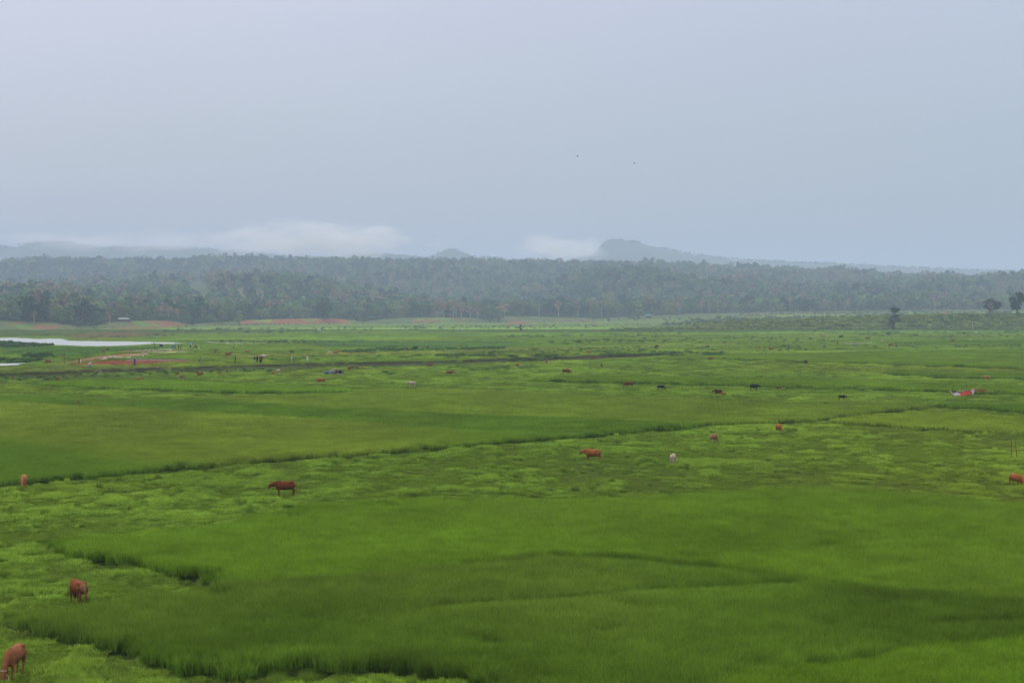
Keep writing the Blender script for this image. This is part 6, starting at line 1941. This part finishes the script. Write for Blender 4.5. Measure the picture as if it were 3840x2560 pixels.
# sacks, buckets, scraps
def blob(name, u, v, w, h, m, label, cat, group=None, seed=0):
    p = G(u, v); s = 1 / ppm(p.y); r = random.Random(seed or int(u * 7 + v)); b = MB()
    for k in range(3):
        b.ball(((r.uniform(-.28, .28) * w) * s, r.uniform(-.1, .1), h * s * .42), (w * s * r.uniform(.28, .42), w * s * r.uniform(.25, .4), h * s * r.uniform(.45, .58)), 8, 6)
    tag(b.build(name, m, None, True, p - Vector((0, 0, .02))), label, cat, group)
M_sack = mat("white_sack", (0.48, 0.48, 0.45), .8, .15, 4, bump=.3)
blob("sack", 747, 1308, 10, 4, M_sack, "big white sack in front of the grey clothed person", "sack")
blob("sack", 732, 1308.5, 7, 2, M_sack, "flat white sack before the black robed person", "sack")
blob("sack", 689, 1308, 6, 2.4, M_sack, "single white sack between the two halves of the far group", "sack")
for k, u in enumerate((622, 628, 633, 638, 643)): blob("sack", u, 1311 + (k % 2), 6, 2.6 + (k % 2), M_sack, "white sack in the row left of the person in bright blue", "sack", "white sacks heaped at the end of the soil")
for k, (u, lab) in enumerate(((672, "white sheet at the feet of the dark blue person"), (681, "white sheet below the person in the teal skirt"))): blob("sheet", u, 1310.5, 6, 1.2, M_sack, lab, "sheet")
blob("scrap", 378, 1394, 10, 2, M_sack, "white scrap lying on the dark bank at the left", "scrap")
blob("scrap", 592, 1387, 3, 3, M_sack, "small white scrap under the bank edge", "scrap")
blob("scrap", 906, 1349, 4, 2, M_sack, "white scrap on the grass right of the person in black", "scrap")
blob("scrap", 1379, 1381, 3, 2, M_sack, "white scrap right of the orange calf near the hut", "scrap")
blob("scrap", 1176, 1387, 7, 3, mat("white_flowers", (.6, .66, .55), .9, .4, 8), "pale flowering clump above the hut", "flowers")
blob("goods", 1197, 1239, 12, 4, mat("pale_goods", (.50, .45, .36), .9, .4, 3), "pale goods beside the two distant people", "goods")
blob("goods", 1143, 1238, 4, 2, M_sack, "single pale bundle left of the two distant people", "goods")
p = G(600.5, 1340); b = MB(); b.tube([(0, 0, 0), (0, 0, .38)], [.22, .30], 12); b.tube([(0, 0, .37), (0, 0, .39)], [.32, .32], 12)
o = empty("bucket", p); tag(o, "black bucket on the grass right of the pale lumps", "bucket"); b.build("pail", M_dark, o)
b = MB(); b.tube(bez([(-.3, 0, .38), (-.16, 0, .58), (.16, 0, .58), (.3, 0, .38)], 4), .018, 5); b.build("handle", M_tin, o)
blob("stone", 584, 1340, 3, 3, M_dark, "small dark stone left of the black bucket", "stone")
blob("basket", 311, 1378, 2.5, 3.5, M_dark, "small dark basket left of the person in the blue skirt", "basket")
# bag in the hand of the first person
p = G(303, 1362); b = MB(); b.tube([(0, 0, .12), (0, 0, .25), (0, 0, .62), (0, 0, .80)], [(.10, .07), (.19, .12), (.14, .10), (.03, .03)], 10, up=(1, 0, 0))
o = b.build("bag", M_white, None, True, p); tag(o, "white carrier bag held by the person in dark clothes", "bag")
p = G(748, 1360); b = MB(); b.tube([(0, 0, .30), (0, 0, .42), (0, 0, .68), (0, 0, .85)], [(.08, .06), (.17, .11), (.13, .09), (.03, .03)], 10, up=(1, 0, 0))
tag(b.build("bag", M_dark, None, True, p), "dark bag held by the person in the grey-blue shirt", "bag")
# pale lumps lined up along the red soil
M_lump = mat("cream_lump", (0.42, 0.38, 0.27), .9, .25, 6, bump=.4)
rl = random.Random(9)
lm = []
for _ in range(3):
    b = MB()
    for k in range(3): b.ball((rl.uniform(-.15, .15), rl.uniform(-.1, .1), .12), (rl.uniform(.12, .2), rl.uniform(.12, .2), rl.uniform(.12, .2)), 7, 5)
    lm.append(b.mesh("lump", M_lump, True))
lines = [([(395, 1344), (425, 1341), (456, 1343)], 16), ([(372, 1350), (400, 1348)], 9), ([(478, 1342), (500, 1340), (530, 1338), (549, 1331)], 26), ([(530, 1324), (560, 1322), (600, 1322), (640, 1318)], 16), ([(543, 1315), (570, 1315), (600, 1313), (622, 1311)], 12), ([(500, 1318), (530, 1317)], 4), ([(640, 1319), (700, 1321)], 8)]
LL = ["cream lump in the dotted row between the two soil strips", "cream lump in the cluster at the left tip of the deep red strip", "cream lump in the dense row along the near edge of the tan soil", "cream lump in the row at the right end of the tan soil", "cream lump in the row left of the white sacks", "cream lump on the far side of the tan soil", "cream lump along the pale strip right of the tan soil"]
for (ln, n), lab in zip(lines, LL):
    for k in range(n):
        t_ = (k + rl.uniform(-.3, .3)) / max(1, n - 1) * (len(ln) - 1); t_ = min(max(t_, 0), len(ln) - 1.001); i = int(t_)
        u = ln[i][0] + (ln[i + 1][0] - ln[i][0]) * (t_ - i); v = ln[i][1] + (ln[i + 1][1] - ln[i][1]) * (t_ - i) + rl.uniform(-.8, .8)
        p = G(u, v); q = link("lump", rl.choice(lm), None, p); q.rotation_euler = (0, 0, rl.random() * 6); sc_ = rl.uniform(.8, 1.5); q.scale = (sc_, sc_, sc_)
        tag(q, lab, "lump", "cream lumps along the red soil")

# ---------------------------------------------------------------- birds
M_bbird = mat("black_feathers", (0.012, 0.012, 0.014), .5)
M_wbird = mat("white_feathers", (0.72, 0.71, 0.68), .7)
def bird(u, v, hpx, m, label, rz=0.0, tall=False):
    p = G(u, v); s = hpx / ppm(p.y) / (1.0 if tall else .34)
    o = empty("bird", p, R(rz), s); tag(o, label, "bird")
    b = MB()
    if tall:
        b.tube([(-.28, 0, .48), (-.1, 0, .50), (.1, 0, .60), (.18, 0, .70)], [.03, .11, .10, .05], 9)
        b.tube(bez([(.16, 0, .66), (.12, 0, .80), (.20, 0, .92), (.26, 0, .95)], 4), [.05 - .0015 * k for k in range(13)], 7)
        b.tube([(.22, 0, .95), (.30, 0, .94), (.42, 0, .92)], [.04, .025, .006], 6)
        hgt = .45
    else:
        b.tube([(-.16, 0, .14), (-.05, 0, .17), (.06, 0, .22), (.11, 0, .28)], [.02, .065, .06, .035], 9)
        b.ball((.13, 0, .30), (.045, .035, .038), 8, 6); b.tube([(.15, 0, .30), (.22, 0, .29)], [.014, .003], 5)
        hgt = .14
    b.build("body", m, o, True)
    for s_ in (-1, 1):
        w_ = MB(); k = 2.2 if tall else 1.0
        w_.tube([(.04 * k, s_ * .055 * (1.6 if tall else 1), hgt + .06 * k), (-.10 * k, s_ * .06 * (1.6 if tall else 1), hgt + .02 * k), (-.19 * k, s_ * .03, hgt - .01)], [(.012, .035), (.012, .04), (.004, .01)], 6); w_.build("wing", m, o, True)
        l_ = MB(); l_.tube([(0, s_ * .03, hgt + .03), (.01, s_ * .03, .02), (.05, s_ * .03, .01)], .007 * (1.5 if tall else 1), 5); l_.build("leg", M_hoof, o)
bird(2156, 1731, 9, M_bbird, "small black bird on the grass left of the orange cow", 120)
bird(2988, 1627, 13, M_bbird, "black bird with raised head right of the face-on orange cow", 160)
bird(3521, 1804, 11, M_bbird, "black bird in the pasture at the right", 180)
bird(3264, 1696, 7, M_wbird, "small pale bird in the pasture below the yellow green field", 30)
bird(3638, 1278, 9, M_wbird, "tall white egret standing near the farthest narrow rice strip", 150, True)
bird(3113, 1194, 5, M_wbird, "tiny white egret on top of the embankment", 0, True)
def flying(u, v, y, span, label):
    p = Vector(((u - 1920) * y / F, y, zat(v, y)))
    o = empty("bird", p, R(40)); tag(o, label, "bird")
    b = MB(); b.tube([(-.22, 0, 0), (-.08, 0, .01), (.10, 0, .02), (.22, 0, .02)], [.02, .06, .06, .01], 8); b.build("body", M_bbird, o, True)
    for s_ in (-1, 1):
        w_ = MB(); w_.tube([(.05, s_ * .04, .03), (.06, s_ * span * .25, .14), (-.02, s_ * span * .5, .10)], [(.10, .012), (.08, .01), (.01, .004)], 6, up=(1, 0, 0)); w_.build("wing", M_bbird, o, True)
flying(2165, 587, 330, .75, "left one of two tiny birds flying in the sky")
flying(2378, 613, 360, .75, "right one of two tiny birds flying in the sky")

# ---------------------------------------------------------------- air
hz = bpy.data.materials.new("haze_air"); hz.use_nodes = True
t = hz.node_tree; t.nodes.clear()
o_ = t.nodes.new("ShaderNodeOutputMaterial"); pv = t.nodes.new("ShaderNodeVolumePrincipled")
pv.inputs['Color'].default_value = (0.555, 0.675, 0.87, 1)
pv.inputs['Density'].default_value = 0.00021
pv.inputs['Anisotropy'].default_value = 0.0
t.links.new(pv.outputs[0], o_.inputs['Volume'])
hb = MB(); hb.box((-9500, -2600, -12), (9500, 11500, 430))
hazeo = hb.build("haze", hz)
tag(hazeo, "pale blue haze filling the valley", "haze", kind="stuff")
